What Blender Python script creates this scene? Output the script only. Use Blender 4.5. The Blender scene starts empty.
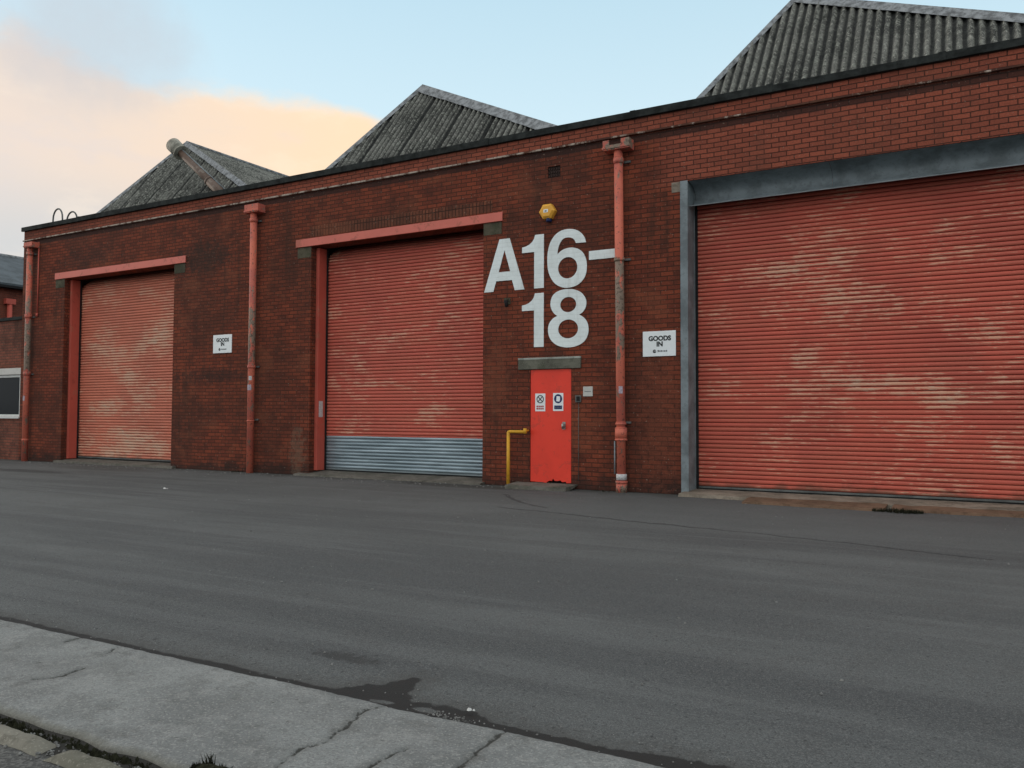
import bpy, bmesh, math, random
from mathutils import Vector, Matrix, noise
random.seed(7)
C = bpy.context.scene.collection
R = math.radians

# ------------------------------------------------------------ mesh helpers
class MB:
    def __init__(s): s.v=[]; s.f=[]; s.sm=[]; s.mi=[]
    def add(s, vs, fs, smooth=False, mi=0):
        n=len(s.v); s.v+= [tuple(v) for v in vs]
        for f in fs: s.f.append(tuple(i+n for i in f)); s.sm.append(smooth); s.mi.append(mi)
        return s
    def box(s, x0,x1,y0,y1,z0,z1, mi=0, j=0.0):
        r=lambda: random.uniform(-j,j) if j else 0
        vs=[(x+r(),y+r(),z+r()) for z in (z0,z1) for y in (y0,y1) for x in (x0,x1)]
        return s.add(vs,[(0,2,3,1),(4,5,7,6),(0,1,5,4),(2,6,7,3),(0,4,6,2),(1,3,7,5)],mi=mi)
    def tube(s, pts, rad, n=14, caps=True, smooth=True, mi=0):
        pts=[Vector(p) for p in pts]; k=len(pts)
        rad=rad if isinstance(rad,(list,tuple)) else [rad]*k
        vs=[]; prev=None
        for i,p in enumerate(pts):
            d=(pts[min(i+1,k-1)]-pts[max(i-1,0)])
            if d.length<1e-9: d=prev or Vector((0,0,1))
            d=d.normalized(); prev=d
            a=Vector((0,1,0)) if abs(d.y)<.9 else Vector((1,0,0))
            u=d.cross(a).normalized(); w=d.cross(u).normalized()
            for j in range(n):
                t=2*math.pi*j/n; vs.append(p+(u*math.cos(t)+w*math.sin(t))*rad[i])
        fs=[(i*n+j,i*n+(j+1)%n,(i+1)*n+(j+1)%n,(i+1)*n+j) for i in range(k-1) for j in range(n)]
        s.add(vs,fs,smooth,mi)
        if caps: 
            b=len(s.v)-len(vs)
            s.f+=[tuple(b+j for j in range(n)),tuple(b+(k-1)*n+j for j in range(n-1,-1,-1))]; s.sm+=[False,False]; s.mi+=[mi,mi]
        return s
    def prism(s, poly, y0, y1, mi=0):     # polygon in x,z extruded along y (y0 = front)
        n=len(poly); vs=[(x,y0,z) for x,z in poly]+[(x,y1,z) for x,z in poly]
        return s.add(vs,[tuple(range(n)),tuple(range(2*n-1,n-1,-1))]+[(i,(i+1)%n,n+(i+1)%n,n+i)for i in range(n)],mi=mi)
    def build(s, name, mats, parent=None, loc=None, bevel=0.0, fix=True):
        me=bpy.data.meshes.new(name); o=bpy.data.objects.new(name,me); C.objects.link(o)
        off=Vector((0,0,0))
        if parent is not None: off=wloc(parent)
        if loc is not None: off=Vector(loc)
        me.from_pydata([tuple(Vector(v)-off) for v in s.v],[],s.f)
        if not isinstance(mats,(list,tuple)): mats=[mats]
        for m in mats: me.materials.append(m)
        if getattr(s,'val',None):
            a=me.attributes.new('valley','FLOAT','POINT'); a.data.foreach_set('value',s.val)
        me.polygons.foreach_set('use_smooth',s.sm); me.polygons.foreach_set('material_index',s.mi)
        if fix:
            b=bmesh.new(); b.from_mesh(me); bmesh.ops.recalc_face_normals(b,faces=b.faces); b.to_mesh(me); b.free()
        if bevel:
            m=o.modifiers.new('bevel','BEVEL'); m.width=bevel; m.segments=2; m.limit_method='ANGLE'
        if parent is not None:
            o.parent=parent; o.location=off-wloc(parent)
        elif loc is not None: o.location=off
        return o
def wloc(o):
    v=Vector(o.location)
    while o.parent: o=o.parent; v+=Vector(o.location)
    return v
def tag(o,label=None,cat=None,group=None,kind=None):
    if label: o['label']=label
    if cat: o['category']=cat
    if group: o['group']=group
    if kind: o['kind']=kind
    return o
def thing(name,label,cat,loc,group=None):
    o=bpy.data.objects.new(name,None); o.location=loc; o.empty_display_size=.2; C.objects.link(o)
    return tag(o,label,cat,group)

# ------------------------------------------------------------ material helpers
class G:
    def __init__(s,name,rough=.8,metal=0.0,spec=.3):
        s.m=bpy.data.materials.new(name); s.m.use_nodes=True; s.t=s.m.node_tree; s.n=s.t.nodes; s.l=s.t.links
        s.b=s.n['Principled BSDF']; s.b.inputs['Roughness'].default_value=rough; s.b.inputs['Metallic'].default_value=metal
        s.b.inputs['Specular IOR Level'].default_value=spec
        s.pos=s.n.new('ShaderNodeNewGeometry').outputs['Position']
    def set(s,inp,v):
        if hasattr(v,'is_output') or isinstance(v,bpy.types.NodeSocket): s.l.new(v,inp)
        elif isinstance(v,(tuple,list)): inp.default_value=tuple(v)+((1,) if len(v)==3 and inp.type=='RGBA' else ())
        else: inp.default_value=v
    def math(s,op,a,b=0.0,c=None,clamp=False):
        n=s.n.new('ShaderNodeMath'); n.operation=op; n.use_clamp=clamp
        s.set(n.inputs[0],a); s.set(n.inputs[1],b)
        if c is not None: s.set(n.inputs[2],c)
        return n.outputs[0]
    def scale(s,v,k):
        n=s.n.new('ShaderNodeVectorMath'); n.operation='MULTIPLY'; s.set(n.inputs[0],v); n.inputs[1].default_value=k; return n.outputs[0]
    def xyz(s,v=None):
        n=s.n.new('ShaderNodeSeparateXYZ'); s.l.new(v or s.pos,n.inputs[0]); return n.outputs
    def comb(s,x,y,z):
        n=s.n.new('ShaderNodeCombineXYZ'); [s.set(n.inputs[i],q) for i,q in enumerate((x,y,z))]; return n.outputs[0]
    def noise(s,sc,det=3,rough=.55,vec=None,k=None,dist=0):
        n=s.n.new('ShaderNodeTexNoise'); n.inputs['Scale'].default_value=sc; n.inputs['Detail'].default_value=det
        n.inputs['Roughness'].default_value=rough; n.inputs['Distortion'].default_value=dist
        v=vec or s.pos
        if k: v=s.scale(v,k)
        s.l.new(v,n.inputs['Vector'])
        return s.math('MULTIPLY_ADD',s.math('SUBTRACT',n.outputs['Fac'],.5),getattr(s,'gain',1.5),.5)
    def vor(s,sc,vec=None,feat='F1'):
        n=s.n.new('ShaderNodeTexVoronoi'); n.feature=feat; n.inputs['Scale'].default_value=sc; s.l.new(vec or s.pos,n.inputs['Vector']); return n.outputs
    def ramp(s,v,a,b,c=0.0,d=1.0):
        n=s.n.new('ShaderNodeMapRange'); n.interpolation_type='SMOOTHSTEP'; s.set(n.inputs[0],v)
        for i,q in enumerate((a,b,c,d)): s.set(n.inputs[i+1],q)
        return n.outputs[0]
    def mix(s,f,a,b,mode='MIX'):
        n=s.n.new('ShaderNodeMix'); n.data_type='RGBA'; n.blend_type=mode
        s.set(n.inputs[0],f); s.set(n.inputs[6],a); s.set(n.inputs[7],b); return n.outputs[2]
    def attr(s,name):
        n=s.n.new('ShaderNodeAttribute'); n.attribute_name=name; return n.outputs['Fac']
    def out(s,col=None,rough=None,bump=None,bs=.3,bd=.01,metal=None):
        if col is not None: s.set(s.b.inputs['Base Color'],col)
        if rough is not None: s.set(s.b.inputs['Roughness'],rough)
        if metal is not None: s.set(s.b.inputs['Metallic'],metal)
        if bump is not None:
            n=s.n.new('ShaderNodeBump'); n.inputs['Strength'].default_value=bs; n.inputs['Distance'].default_value=bd
            s.set(n.inputs['Height'],bump); s.l.new(n.outputs[0],s.b.inputs['Normal'])
        return s.m

def brick_mat(name, c1, c2, mortar, soot=.42, new_zone=False, soldier=False, mort=.009):
    g=G(name,.9,spec=.15); x,y,z=g.xyz()
    h=g.math('ADD',x,y)
    # slight wobble of the courses so the lines are not ruled
    wob=g.math('MULTIPLY',g.math('SUBTRACT',g.noise(1.3,2),.5),.02)
    zz=g.math('ADD',z,wob)
    vec=g.comb(zz,h,0.0) if soldier else g.comb(h,zz,0.0)
    def brk(a,b,m,ms):
        n=g.n.new('ShaderNodeTexBrick'); n.offset=0.5 if not soldier else 0.0; n.squash=1; n.inputs['Scale'].default_value=1
        g.l.new(vec,n.inputs['Vector']); n.inputs['Brick Width'].default_value=.225; n.inputs['Row Height'].default_value=.0775
        n.inputs['Mortar Size'].default_value=ms; n.inputs['Mortar Smooth'].default_value=.25; n.inputs['Bias'].default_value=-.1
        g.set(n.inputs['Color1'],a); g.set(n.inputs['Color2'],b); g.set(n.inputs['Mortar'],m); return n.outputs
    o=brk(c1,c2,mortar,mort); col=o['Color']; fac=o['Fac']
    # patches of darker and browner old brick
    big=g.noise(.55,5,.6); mid=g.noise(2.6,4,.65)
    col=g.mix(g.ramp(big,.42,.66,0,soot),col,(.05,.027,.02))
    col=g.mix(g.ramp(mid,.5,.72,0,.5),col,(.06,.025,.018))
    warm=g.noise(.9,4,.6,k=(1,1,1.6))
    col=g.mix(g.ramp(warm,.56,.74,0,.32),col,(.25,.085,.045))
    streak=g.noise(1.0,4,.6,k=(3.5,3.5,.35))
    col=g.mix(g.ramp(streak,.58,.78,0,.4),col,(.04,.027,.02))
    if new_zone:
        n2=brk((.32,.088,.053),(.215,.062,.04),(.07,.026,.018),.009)['Color']
        n2=g.mix(g.ramp(g.noise(1.2,4,.6),.45,.75,0,.35),n2,(.11,.05,.035))
        edge=g.math('ADD',x,g.math('MULTIPLY',g.math('SUBTRACT',g.noise(1.5,2),.5),.25))
        m1=g.math('MULTIPLY',g.ramp(edge,-4.9,-4.2),g.ramp(z,4.95,5.1))
        m2=g.math('MULTIPLY',g.ramp(z,6.02,6.04),g.ramp(x,-26,-8,.35,.95))
        col=g.mix(g.math('MAXIMUM',m1,m2),col,n2)
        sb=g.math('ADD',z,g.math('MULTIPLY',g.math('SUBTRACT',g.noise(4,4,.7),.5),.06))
        col=g.mix(g.math('MULTIPLY',g.ramp(sb,5.86,5.90),g.math('MULTIPLY',g.ramp(z,6.0,5.985),.8)),col,(.03,.02,.018))  # sooty strip with the shade under the string course painted in
        # damp base, worn corner
        foot=g.math('ADD',z,g.math('MULTIPLY',g.math('SUBTRACT',g.noise(3.5,4),.5),.5))
        col=g.mix(g.ramp(foot,.32,.02,0,.72),col,(.022,.02,.018))
        def blob(cx,cz,rx,rz):
            a=g.math('POWER',g.math('DIVIDE',g.math('SUBTRACT',x,cx),rx),2.0); b=g.math('POWER',g.math('DIVIDE',g.math('SUBTRACT',z,cz),rz),2.0)
            d=g.math('ADD',g.math('ADD',a,b),g.math('MULTIPLY',g.math('SUBTRACT',g.noise(7,5,.75),.5),6.0)); return g.ramp(d,1.6,.0)
        col=g.mix(g.math('MULTIPLY',blob(-12.65,.55,.22,.5),.3),col,(.22,.17,.12))
        col=g.mix(g.math('MULTIPLY',blob(-4.65,1.3,.35,1.3),.3),col,(.26,.08,.045))
        col=g.mix(g.math('MULTIPLY',blob(-7.75,1.9,.25,.7),.45),col,(.2,.07,.04))
        col=g.mix(g.math('MULTIPLY',blob(-15.7,4.9,1.0,.35),.6),col,(.03,.026,.022))
        col=g.mix(g.math('MULTIPLY',blob(-15.3,2.15,1.2,.16),.55),col,(.028,.022,.02))
        col=g.mix(g.math('MULTIPLY',blob(-20.0,5.35,1.3,.3),.35),col,(.03,.026,.022))
    # fine grain and small pale chips
    col=g.mix(g.ramp(g.noise(38,3,.7),.3,.75,0,.3),col,(.04,.02,.016))
    chips=g.ramp(g.noise(26,2,.5),.76,.8,0,.45)
    col=g.mix(chips,col,(.3,.24,.19))
    hgt=g.math('ADD',g.math('MULTIPLY',fac,-1.0),g.math('MULTIPLY',g.noise(45,3),.5))
    return g.out(col,bump=hgt,bs=.55,bd=.008)

def asbestos_mat(name, base, dark):
    g=G(name,.95,spec=.1); x,y,z=g.xyz()
    col=g.mix(g.ramp(g.noise(1.1,5,.6),.35,.7),base,dark)
    st=g.noise(1.0,4,.6,k=(9,2,1)); col=g.mix(g.ramp(st,.5,.75,0,.6),col,(.03,.032,.03))
    li=g.noise(11,5,.8); col=g.mix(g.ramp(li,.53,.62,0,.75),col,(.23,.24,.21))
    li2=g.noise(24,3,.7); col=g.mix(g.ramp(li2,.60,.66,0,.7),col,(.36,.36,.32))
    mo=g.noise(13,4,.7); col=g.mix(g.ramp(mo,.56,.70,0,.6),col,(.022,.025,.02))
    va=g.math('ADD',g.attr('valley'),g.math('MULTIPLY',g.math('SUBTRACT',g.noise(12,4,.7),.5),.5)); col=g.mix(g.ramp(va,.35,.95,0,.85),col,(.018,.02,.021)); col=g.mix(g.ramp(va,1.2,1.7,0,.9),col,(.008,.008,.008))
    return g.out(col,bump=g.noise(30,4,.7),bs=.6,bd=.01)

def painted(name, col, chip=(.22,.17,.13), amt=.3, rough=.55, dark=(.05,.02,.015), sc=6.0, k=(1,1,1)):
    g=G(name,rough,spec=.3)
    c=g.mix(g.ramp(g.noise(1.7,4,.6),.35,.7,0,.22),col,tuple(q*.62 for q in col))
    c=g.mix(g.ramp(g.noise(sc*1.7,5,.7,k=k),.62,.72,0,amt),c,dark)
    c=g.mix(g.ramp(g.noise(sc,5,.75,k=k,dist=.4),.64-amt*.12,.7-amt*.1,0,min(1,amt*2)),c,chip)
    return g.out(c,bump=g.noise(60,2),bs=.15,bd=.003)

PITCH=.0695
def shutter_mat(name, red, spots, seed, z0, amt=1.0):
    g=G(name,.62,spec=.25); x,y,z=g.xyz(); zs=g.math('ADD',z,seed)
    p=g.comb(g.math('ADD',x,seed*3),0.0,zs)
    ph=g.math('FRACT',g.math('DIVIDE',g.math('SUBTRACT',z,z0-PITCH*4),PITCH))
    col=g.mix(g.ramp(g.noise(.7,4,.6,vec=p),.35,.7,0,.5),red,(red[0]*.68,red[1]*.72,red[2]*.78))
    col=g.mix(g.ramp(g.noise(1,3,.6,vec=g.scale(p,(.7,1,13.3))),.4,.7,0,.4),col,(.42,.13,.08))
    # paint worn off along the crown of the slats, long in x, clustered
    st=g.noise(1,6,.75,vec=g.scale(p,(2.2,1,29)))
    cl=g.noise(1,4,.6,vec=g.scale(p,(.75,1,1.5)))
    acc=g.math('MULTIPLY',g.math('SUBTRACT',cl,.5),.85)
    for cx,cz,rx,rz,w in spots:
        a=g.math('POWER',g.math('DIVIDE',g.math('SUBTRACT',x,cx),rx),2.0); b=g.math('POWER',g.math('DIVIDE',g.math('SUBTRACT',z,cz),rz),2.0)
        acc=g.math('ADD',acc,g.ramp(g.math('ADD',a,b),1.8,.0,0,w*.9))
    acc=g.math('ADD',acc,g.math('MULTIPLY',g.math('SUBTRACT',g.noise(1,4,.7,vec=g.scale(p,(4,1,7))),.5),.35))
    crown=g.ramp(g.math('ABSOLUTE',g.math('SUBTRACT',ph,.55)),.36,.12,-.16,.07)
    s=g.math('ADD',g.math('ADD',st,acc),crown)
    col=g.mix(g.ramp(s,.62,.76,0,.85*amt),col,(.60,.34,.23))
    s2=g.noise(1,5,.75,vec=g.scale(p,(5,1,55)))
    col=g.mix(g.ramp(g.math('ADD',s2,g.math('MULTIPLY',acc,.6)),.70,.78,0,.7*amt),col,(.55,.42,.31))
    # grime in the grooves and near the floor
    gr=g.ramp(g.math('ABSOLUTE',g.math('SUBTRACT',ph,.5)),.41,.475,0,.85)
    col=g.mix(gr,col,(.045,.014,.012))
    ft=g.math('ADD',z,g.math('MULTIPLY',g.math('SUBTRACT',g.noise(4,4),.5),.25))
    col=g.mix(g.ramp(ft,.24,.1,0,.65),col,(.085,.06,.04))
    return g.out(col,rough=g.ramp(st,.3,.7,.5,.75),bump=g.noise(30,3),bs=.15,bd=.004)

def plain(name,col,rough=.6,metal=0.0,var=.25,sc=5,spec=.3,bs=.2):
    g=G(name,rough,metal,spec)
    c=g.mix(g.ramp(g.noise(sc,5,.65),.3,.75,0,1),tuple(q*(1+var*.3) for q in col),tuple(q*(1-var) for q in col))
    c=g.mix(g.ramp(g.noise(sc*7,3,.6),.55,.75,0,var),c,tuple(q*.5 for q in col))
    return g.out(c,bump=g.noise(sc*9,3),bs=bs,bd=.003)

def concrete_mat(name,a,b,moss=.3):
    g=G(name,.9,spec=.15)
    c=g.mix(g.ramp(g.noise(2.2,5,.6),.3,.7),a,b)
    c=g.mix(g.ramp(g.noise(9,5,.7),.5,.72,0,.5),c,tuple(q*.5 for q in b))
    c=g.mix(g.ramp(g.noise(3.3,5,.7),.5,.7,0,moss),c,(.035,.045,.025))
    c=g.mix(g.ramp(g.noise(90,2),.6,.75,0,.4),c,tuple(min(1,q*1.6) for q in a))
    return g.out(c,bump=g.noise(50,4,.7),bs=.5,bd=.006)

M={}
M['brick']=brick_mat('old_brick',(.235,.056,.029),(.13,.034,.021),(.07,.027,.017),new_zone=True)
M['soldier']=brick_mat('soldier_brick',(.2,.07,.04),(.12,.045,.028),(.035,.018,.013),soldier=True,soot=.3)
M['brick_far']=brick_mat('annex_brick',(.26,.085,.055),(.17,.06,.042),(.09,.055,.04),soot=.5)
M['brick_shed']=brick_mat('shed_brick',(.24,.07,.045),(.19,.055,.036),(.12,.06,.045),soot=.25)
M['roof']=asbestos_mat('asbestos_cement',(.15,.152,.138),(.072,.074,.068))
M['flash']=plain('flashing',(.23,.245,.255),.8,var=.6,sc=9,bs=.6)
M['slate']=plain('slate',(.085,.1,.11),.8,var=.35,sc=2)
M['felt']=plain('coping_felt',(.03,.034,.033),.9,var=.5,sc=5,spec=.1,bs=.5)
def band_mat():
    g=G('weathered_band',.9,spec=.15)
    c=g.mix(g.ramp(g.noise(1.5,4),.4,.7),(.10,.045,.03),(.07,.032,.025))
    nx,ny,nz=g.xyz(g.n['Geometry'].outputs['Normal'])
    x,y,z=g.xyz()
    pale=g.ramp(g.noise(1,5,.75,k=(2.2,1,2)),g.ramp(x,-9,-3,.36,.56),g.ramp(x,-9,-3,.58,.68))
    c=g.mix(g.math('MULTIPLY',pale,g.ramp(z,5.995,6.004,.25,.85)),c,(.46,.39,.33))
    return g.out(c,bump=g.noise(40,4),bs=.5,bd=.006)
M['band']=band_mat()
M['coral']=painted('coral_paint',(.5,.10,.07),chip=(.36,.16,.1),amt=.22,sc=3)
M['coral_beam']=painted('beam_paint',(.62,.16,.12),chip=(.3,.1,.06),amt=.25,sc=2)
M['steel']=plain('galvanised_steel',(.2,.235,.25),.6,.15,var=.35,sc=2.5)
M['steel_dull']=plain('dull_steel',(.13,.14,.135),.7,.2,var=.35,sc=3)
M['black']=plain('dark_rubber',(.012,.012,.013),.8,var=.2)
M['pad']=concrete_mat('padstone',(.10,.09,.062),(.062,.055,.04),.5)
M['conc']=concrete_mat('threshold_concrete',(.26,.22,.175),(.17,.145,.115),.25)
M['concd']=concrete_mat('dirty_concrete',(.15,.14,.12),(.10,.095,.082),.35)
M['kerbbrown']=concrete_mat('brown_kerb',(.17,.105,.07),(.12,.075,.05),.2)
M['lint']=concrete_mat('lintel_concrete',(.15,.15,.12),(.10,.10,.08),.45)
M['linttop']=concrete_mat('lintel_top',(.36,.38,.34),(.26,.28,.25),.2)
def letter_mat():
    g=G('white_letter_paint',.6,spec=.2); x,y,z=g.xyz()
    wob=g.math('MULTIPLY',g.math('SUBTRACT',g.noise(1.3,2),.5),.02)
    n=g.n.new('ShaderNodeTexBrick'); n.offset=.5; n.squash=1; n.inputs['Scale'].default_value=1; g.l.new(g.comb(g.math('ADD',x,y),g.math('ADD',z,wob),0.0),n.inputs['Vector'])
    n.inputs['Brick Width'].default_value=.225; n.inputs['Row Height'].default_value=.0775; n.inputs['Mortar Size'].default_value=.008; n.inputs['Mortar Smooth'].default_value=.4
    c=g.mix(g.ramp(g.noise(2.5,5,.65),.35,.75,0,.6),(.76,.83,.83),(.62,.68,.67))
    c=g.mix(g.math('MULTIPLY',n.outputs['Fac'],.09),c,(.30,.28,.26))
    c=g.mix(g.ramp(g.noise(1,4,.6,k=(6,6,.7)),.62,.8,0,.3),c,(.42,.42,.39))
    c=g.mix(g.ramp(g.noise(26,4,.7),.80,.86,0,.8),c,(.13,.05,.035))
    return g.out(c,bump=g.math('ADD',g.math('MULTIPLY',n.outputs['Fac'],-1.0),g.math('MULTIPLY',g.noise(45,3),.4)),bs=.35,bd=.006)
M['letter']=letter_mat()
M['signw']=plain('sign_white',(.80,.84,.85),.5,var=.05,sc=4,bs=.03)
M['ink']=plain('sign_ink',(.02,.022,.024),.6,var=.05)
M['greyink']=plain('grey_ink',(.13,.14,.15),.6,var=.05)
M['redink']=plain('red_ink',(.42,.04,.045),.6,var=.05)
M['blueink']=plain('blue_ink',(.015,.03,.11),.6,var=.05)
M['doorred']=painted('door_red',(.80,.055,.03),chip=(.45,.055,.035),amt=.22,sc=3,rough=.45,dark=(.3,.03,.02))
M['yellow']=painted('yellow_paint',(.68,.36,.03),chip=(.25,.15,.05),amt=.2,sc=7)
M['alarm']=plain('alarm_amber',(.75,.38,.05),.4,var=.1)
M['plate']=plain('plate_white',(.5,.5,.47),.5,var=.1)
M['winframe']=plain('window_frame',(.6,.62,.6),.5,var=.1)
g=G('window_glass',.15,spec=.06); M['glass']=g.out((.012,.016,.02),bump=g.noise(1.5,2),bs=.05,bd=.02)
M['handle']=plain('handle_metal',(.35,.34,.32),.35,.7,var=.2)
M['flue']=painted('flue_metal',(.12,.08,.06),chip=(.2,.17,.14),amt=.4,sc=6)
M['fluecap']=plain('flue_cap',(.30,.29,.24),.7,var=.5,sc=9)
M['vent']=plain('airbrick_dark',(.04,.024,.02),.9)
M['sticker']=plain('sticker_white',(.55,.55,.55),.6,var=.25,sc=30)
M['stickerb']=plain('sticker_pink',(.42,.36,.42),.6,var=.35,sc=40)
M['moss']=plain('moss_green',(.022,.023,.014),.95,var=.5,sc=20,spec=.05)
M['stone']=plain('grey_stones',(.2,.2,.19),.9,var=.5,sc=15,spec=.1)
M['paper']=plain('white_scrap',(.6,.6,.58),.8,var=.1)

def pipe_mat(name, seed, zs):     # coral paint peeled to grey-brown iron between given heights
    g=G(name,.6,spec=.3); x,y,z=g.xyz()
    c=g.mix(g.ramp(g.noise(2.5,4),.35,.7),(.58,.15,.095),(.45,.115,.085))
    pk=g.noise(1,5,.7,vec=g.comb(g.math('MULTIPLY',x,9.0),g.math('MULTIPLY',y,9.0),g.math('MULTIPLY',g.math('ADD',z,seed),4.0)))
    add=None
    for a,b,w in zs:
        m=g.math('MULTIPLY',g.ramp(z,a-.08,a+.08),g.ramp(z,b+.08,b-.08)); m=g.math('MULTIPLY',m,w)
        add=m if add is None else g.math('ADD',add,m)
    s=g.math('ADD',pk,add)
    c=g.mix(g.ramp(s,.62,.7,0,.9),c,(.19,.17,.13))
    c=g.mix(g.ramp(g.math('ADD',g.noise(22,3,.6),g.math('MULTIPLY',add,.3)),.64,.72,0,.7),c,(.07,.05,.04))
    return g.out(c,bump=s,bs=.3,bd=.003)
M['pipe_a']=pipe_mat('pipe_paint_a',3.0,[(2.4,5.8,.1),(2.5,3.7,.22)])
M['pipe_b']=pipe_mat('pipe_paint_b',9.0,[(2.35,3.6,.24)])
M['pipe_c']=pipe_mat('pipe_paint_c',17.0,[(3.0,3.9,.3),(2.1,3.0,.12),(0,.15,.2),(5.74,6.2,.2)])

# ------------------------------------------------------------ text helper
def text_polys(txt, size, cx, cz, bold=.0):
    cu=bpy.data.curves.new('tmp','FONT'); cu.body=txt; cu.size=size; cu.align_x='CENTER'; cu.align_y='CENTER'; cu.offset=bold
    cu.resolution_u=4
    o=bpy.data.objects.new('tmp',cu); C.objects.link(o)
    me=bpy.data.meshes.new_from_object(o.evaluated_get(bpy.context.evaluated_depsgraph_get()))
    vs=[(cx+v.co.x,cz+v.co.y) for v in me.vertices]; fs=[tuple(p.vertices) for p in me.polygons]
    bpy.data.objects.remove(o); bpy.data.curves.remove(cu); bpy.data.meshes.remove(me)
    return vs,fs
def add_text(mb,txt,size,cx,cz,y,bold=0.0,mi=0):
    vs,fs=text_polys(txt,size,cx,cz,bold); mb.add([(x,y,z) for x,z in vs],fs,mi=mi)

def smooth_loop(pts,n=5,closed=True,sharp=()):
    out=[]; k=len(pts)
    for i in range(k):
        p0,p1,p2,p3=[Vector(pts[(i+d)%k]) for d in (-1,0,1,2)]
        if i in sharp: p0=p1
        if (i+1)%k in sharp: p3=p2
        for j in range(n):
            t=j/n; q=.5*((2*p1)+(-p0+p2)*t+(2*p0-5*p1+4*p2-p3)*t*t+(-p0+3*p1-3*p2+p3)*t**3); out.append((q.x,q.y))
    return out
def filled(loops,y0,y1):
    """flat plate with holes: outline loops in x,z, extruded from y0 (front) to y1"""
    b=bmesh.new(); edges=[]; allv=[]
    for L in loops:
        vs=[b.verts.new((x,y0,z)) for x,z in L]
        es=[b.edges.new((vs[i],vs[(i+1)%len(vs)])) for i in range(len(vs))]; edges+=es
    bmesh.ops.triangle_fill(b,use_beauty=True,use_dissolve=False,edges=edges,normal=(0,-1,0))
    r=bmesh.ops.extrude_face_region(b,geom=b.faces[:])
    for v in [q for q in r['geom'] if isinstance(q,bmesh.types.BMVert)]: v.co.y=y1
    bmesh.ops.recalc_face_normals(b,faces=b.faces)
    mb=MB(); b.verts.index_update()
    mb.add([tuple(v.co) for v in b.verts],[tuple(v.index for v in f.verts) for f in b.faces]); b.free(); return mb

# ------------------------------------------------------------ wall with real openings
def wall_mb(mb,xs,zs,holes,y0,y1):
    xs=sorted(set(xs)); zs=sorted(set(zs))
    solid={}
    for i in range(len(xs)-1):
        for j in range(len(zs)-1):
            cx=(xs[i]+xs[i+1])/2; cz=(zs[j]+zs[j+1])/2
            solid[i,j]=not any(a<cx<b and c<cz<d for a,b,c,d in holes)
    for (i,j),s in solid.items():
        if not s: continue
        a,b,c,d=xs[i],xs[i+1],zs[j],zs[j+1]
        mb.add([(a,y0,c),(b,y0,c),(b,y0,d),(a,y0,d)],[(0,1,2,3)])
        mb.add([(a,y1,c),(b,y1,c),(b,y1,d),(a,y1,d)],[(3,2,1,0)])
        for (di,dj,q) in ((-1,0,[(a,y0,c),(a,y0,d),(a,y1,d),(a,y1,c)]),(1,0,[(b,y0,c),(b,y1,c),(b,y1,d),(b,y0,d)]),
                          (0,-1,[(a,y0,c),(a,y1,c),(b,y1,c),(b,y0,c)]),(0,1,[(a,y0,d),(b,y0,d),(b,y1,d),(a,y1,d)])):
            if not solid.get((i+di,j+dj),False): mb.add(q,[(0,1,2,3)])
    return mb

# ============================================================ WAREHOUSE
W=thing('warehouse','long red brick warehouse with three coral roller shutters and north light roofs','warehouse',(-10,0,0))
XL,XR=-22.94,9.0
D1=(-21.02,-16.68,0.0,4.83); D2=(-12.33,-8.05,0.0,4.83); D3=(-4.27,1.75,0.0,5.10); DD=(-7.06,-6.24,0.0,2.09)
VENT=(-6.71,-6.46,5.5,5.70)
LT=(-7.29,-6.05,2.09,2.30)
mb=MB(); H=[D1,D2,D3,DD,VENT,LT]
xs=[XL,XR]; zs=[-.3,6.30]
for a,b,c,d in H: xs+=[a,b]; zs+=[c,d]
wall_mb(mb,xs,zs,H,0,.34)
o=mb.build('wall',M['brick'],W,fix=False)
mb=MB(); mb.box(XL,XL+.34,.342,20,-.3,6.298); o=mb.build('side_wall',M['brick'],W)
mb=MB(); mb.box(XR-.34,XR,.342,20,-.3,6.298); o=mb.build('side_wall',M['brick'],W)
# corner pier, slightly proud of the wall at the left end
# coping in overlapping lengths
mb=MB(); x=XL-.06
while x<XR:
    L=random.uniform(2.2,3.4); e=min(x+L,XR+.05); dz=random.uniform(-.006,.008)
    mb.box(x,e,-.06+random.uniform(-.006,.006),-.002,6.283,6.40+dz)
    mb.box(x,e,-.002,.42,6.303,6.398+dz); mb.box(e-.07,e+.03,-.068,-.003,6.279,6.41+dz); x=e+.001
mb.build('coping',M['felt'],W,bevel=.006)
mb=MB(); x=XL+.005
while x<XR:
    L=random.uniform(.5,1.3); e=min(x+L,XR); q=random.uniform(-.006,.006)
    mb.box(x,e-.004,-.05+q,-.001,6.0,6.034+q*.7); x=e
mb.build('string_course',M['band'],W,bevel=.008)
# soldier courses over openings
mb=MB(); mb.box(-12.36,-7.86,-.006,-.0005,5.03,5.25); mb.build('soldier_course',M['soldier'],W)
# padstones
for a,b in ((-21.42,-21.022),(-16.678,-16.3),(-12.72,-12.332),(-8.048,-7.66)):
    MB().box(a,b,-.008,.2,4.60,4.828).build('padstone',M['pad'],W,bevel=.006)
MB().box(-4.42,-4.272,-.01,.2,4.93,5.10).build('padstone',M['conc'],W,bevel=.006)
# air brick in its hole
mb=MB(); mb.box(-6.71,-6.46,.03,.06,5.5,5.70)
for i in range(5):
    for j in range(3): mb.box(-6.70+i*.05,-6.675+i*.05,.012,.03,5.515+j*.062,5.55+j*.062)
mb.build('air_brick',M['vent'],W)
# door lintel
l=MB().box(-7.288,-6.052,-.03,.3,2.092,2.262).build('door_lintel',M['lint'],W,bevel=.006)
MB().box(-7.29,-6.05,-.034,.28,2.263,2.298).build('lintel_cap',M['linttop'],l,bevel=.004)

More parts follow.
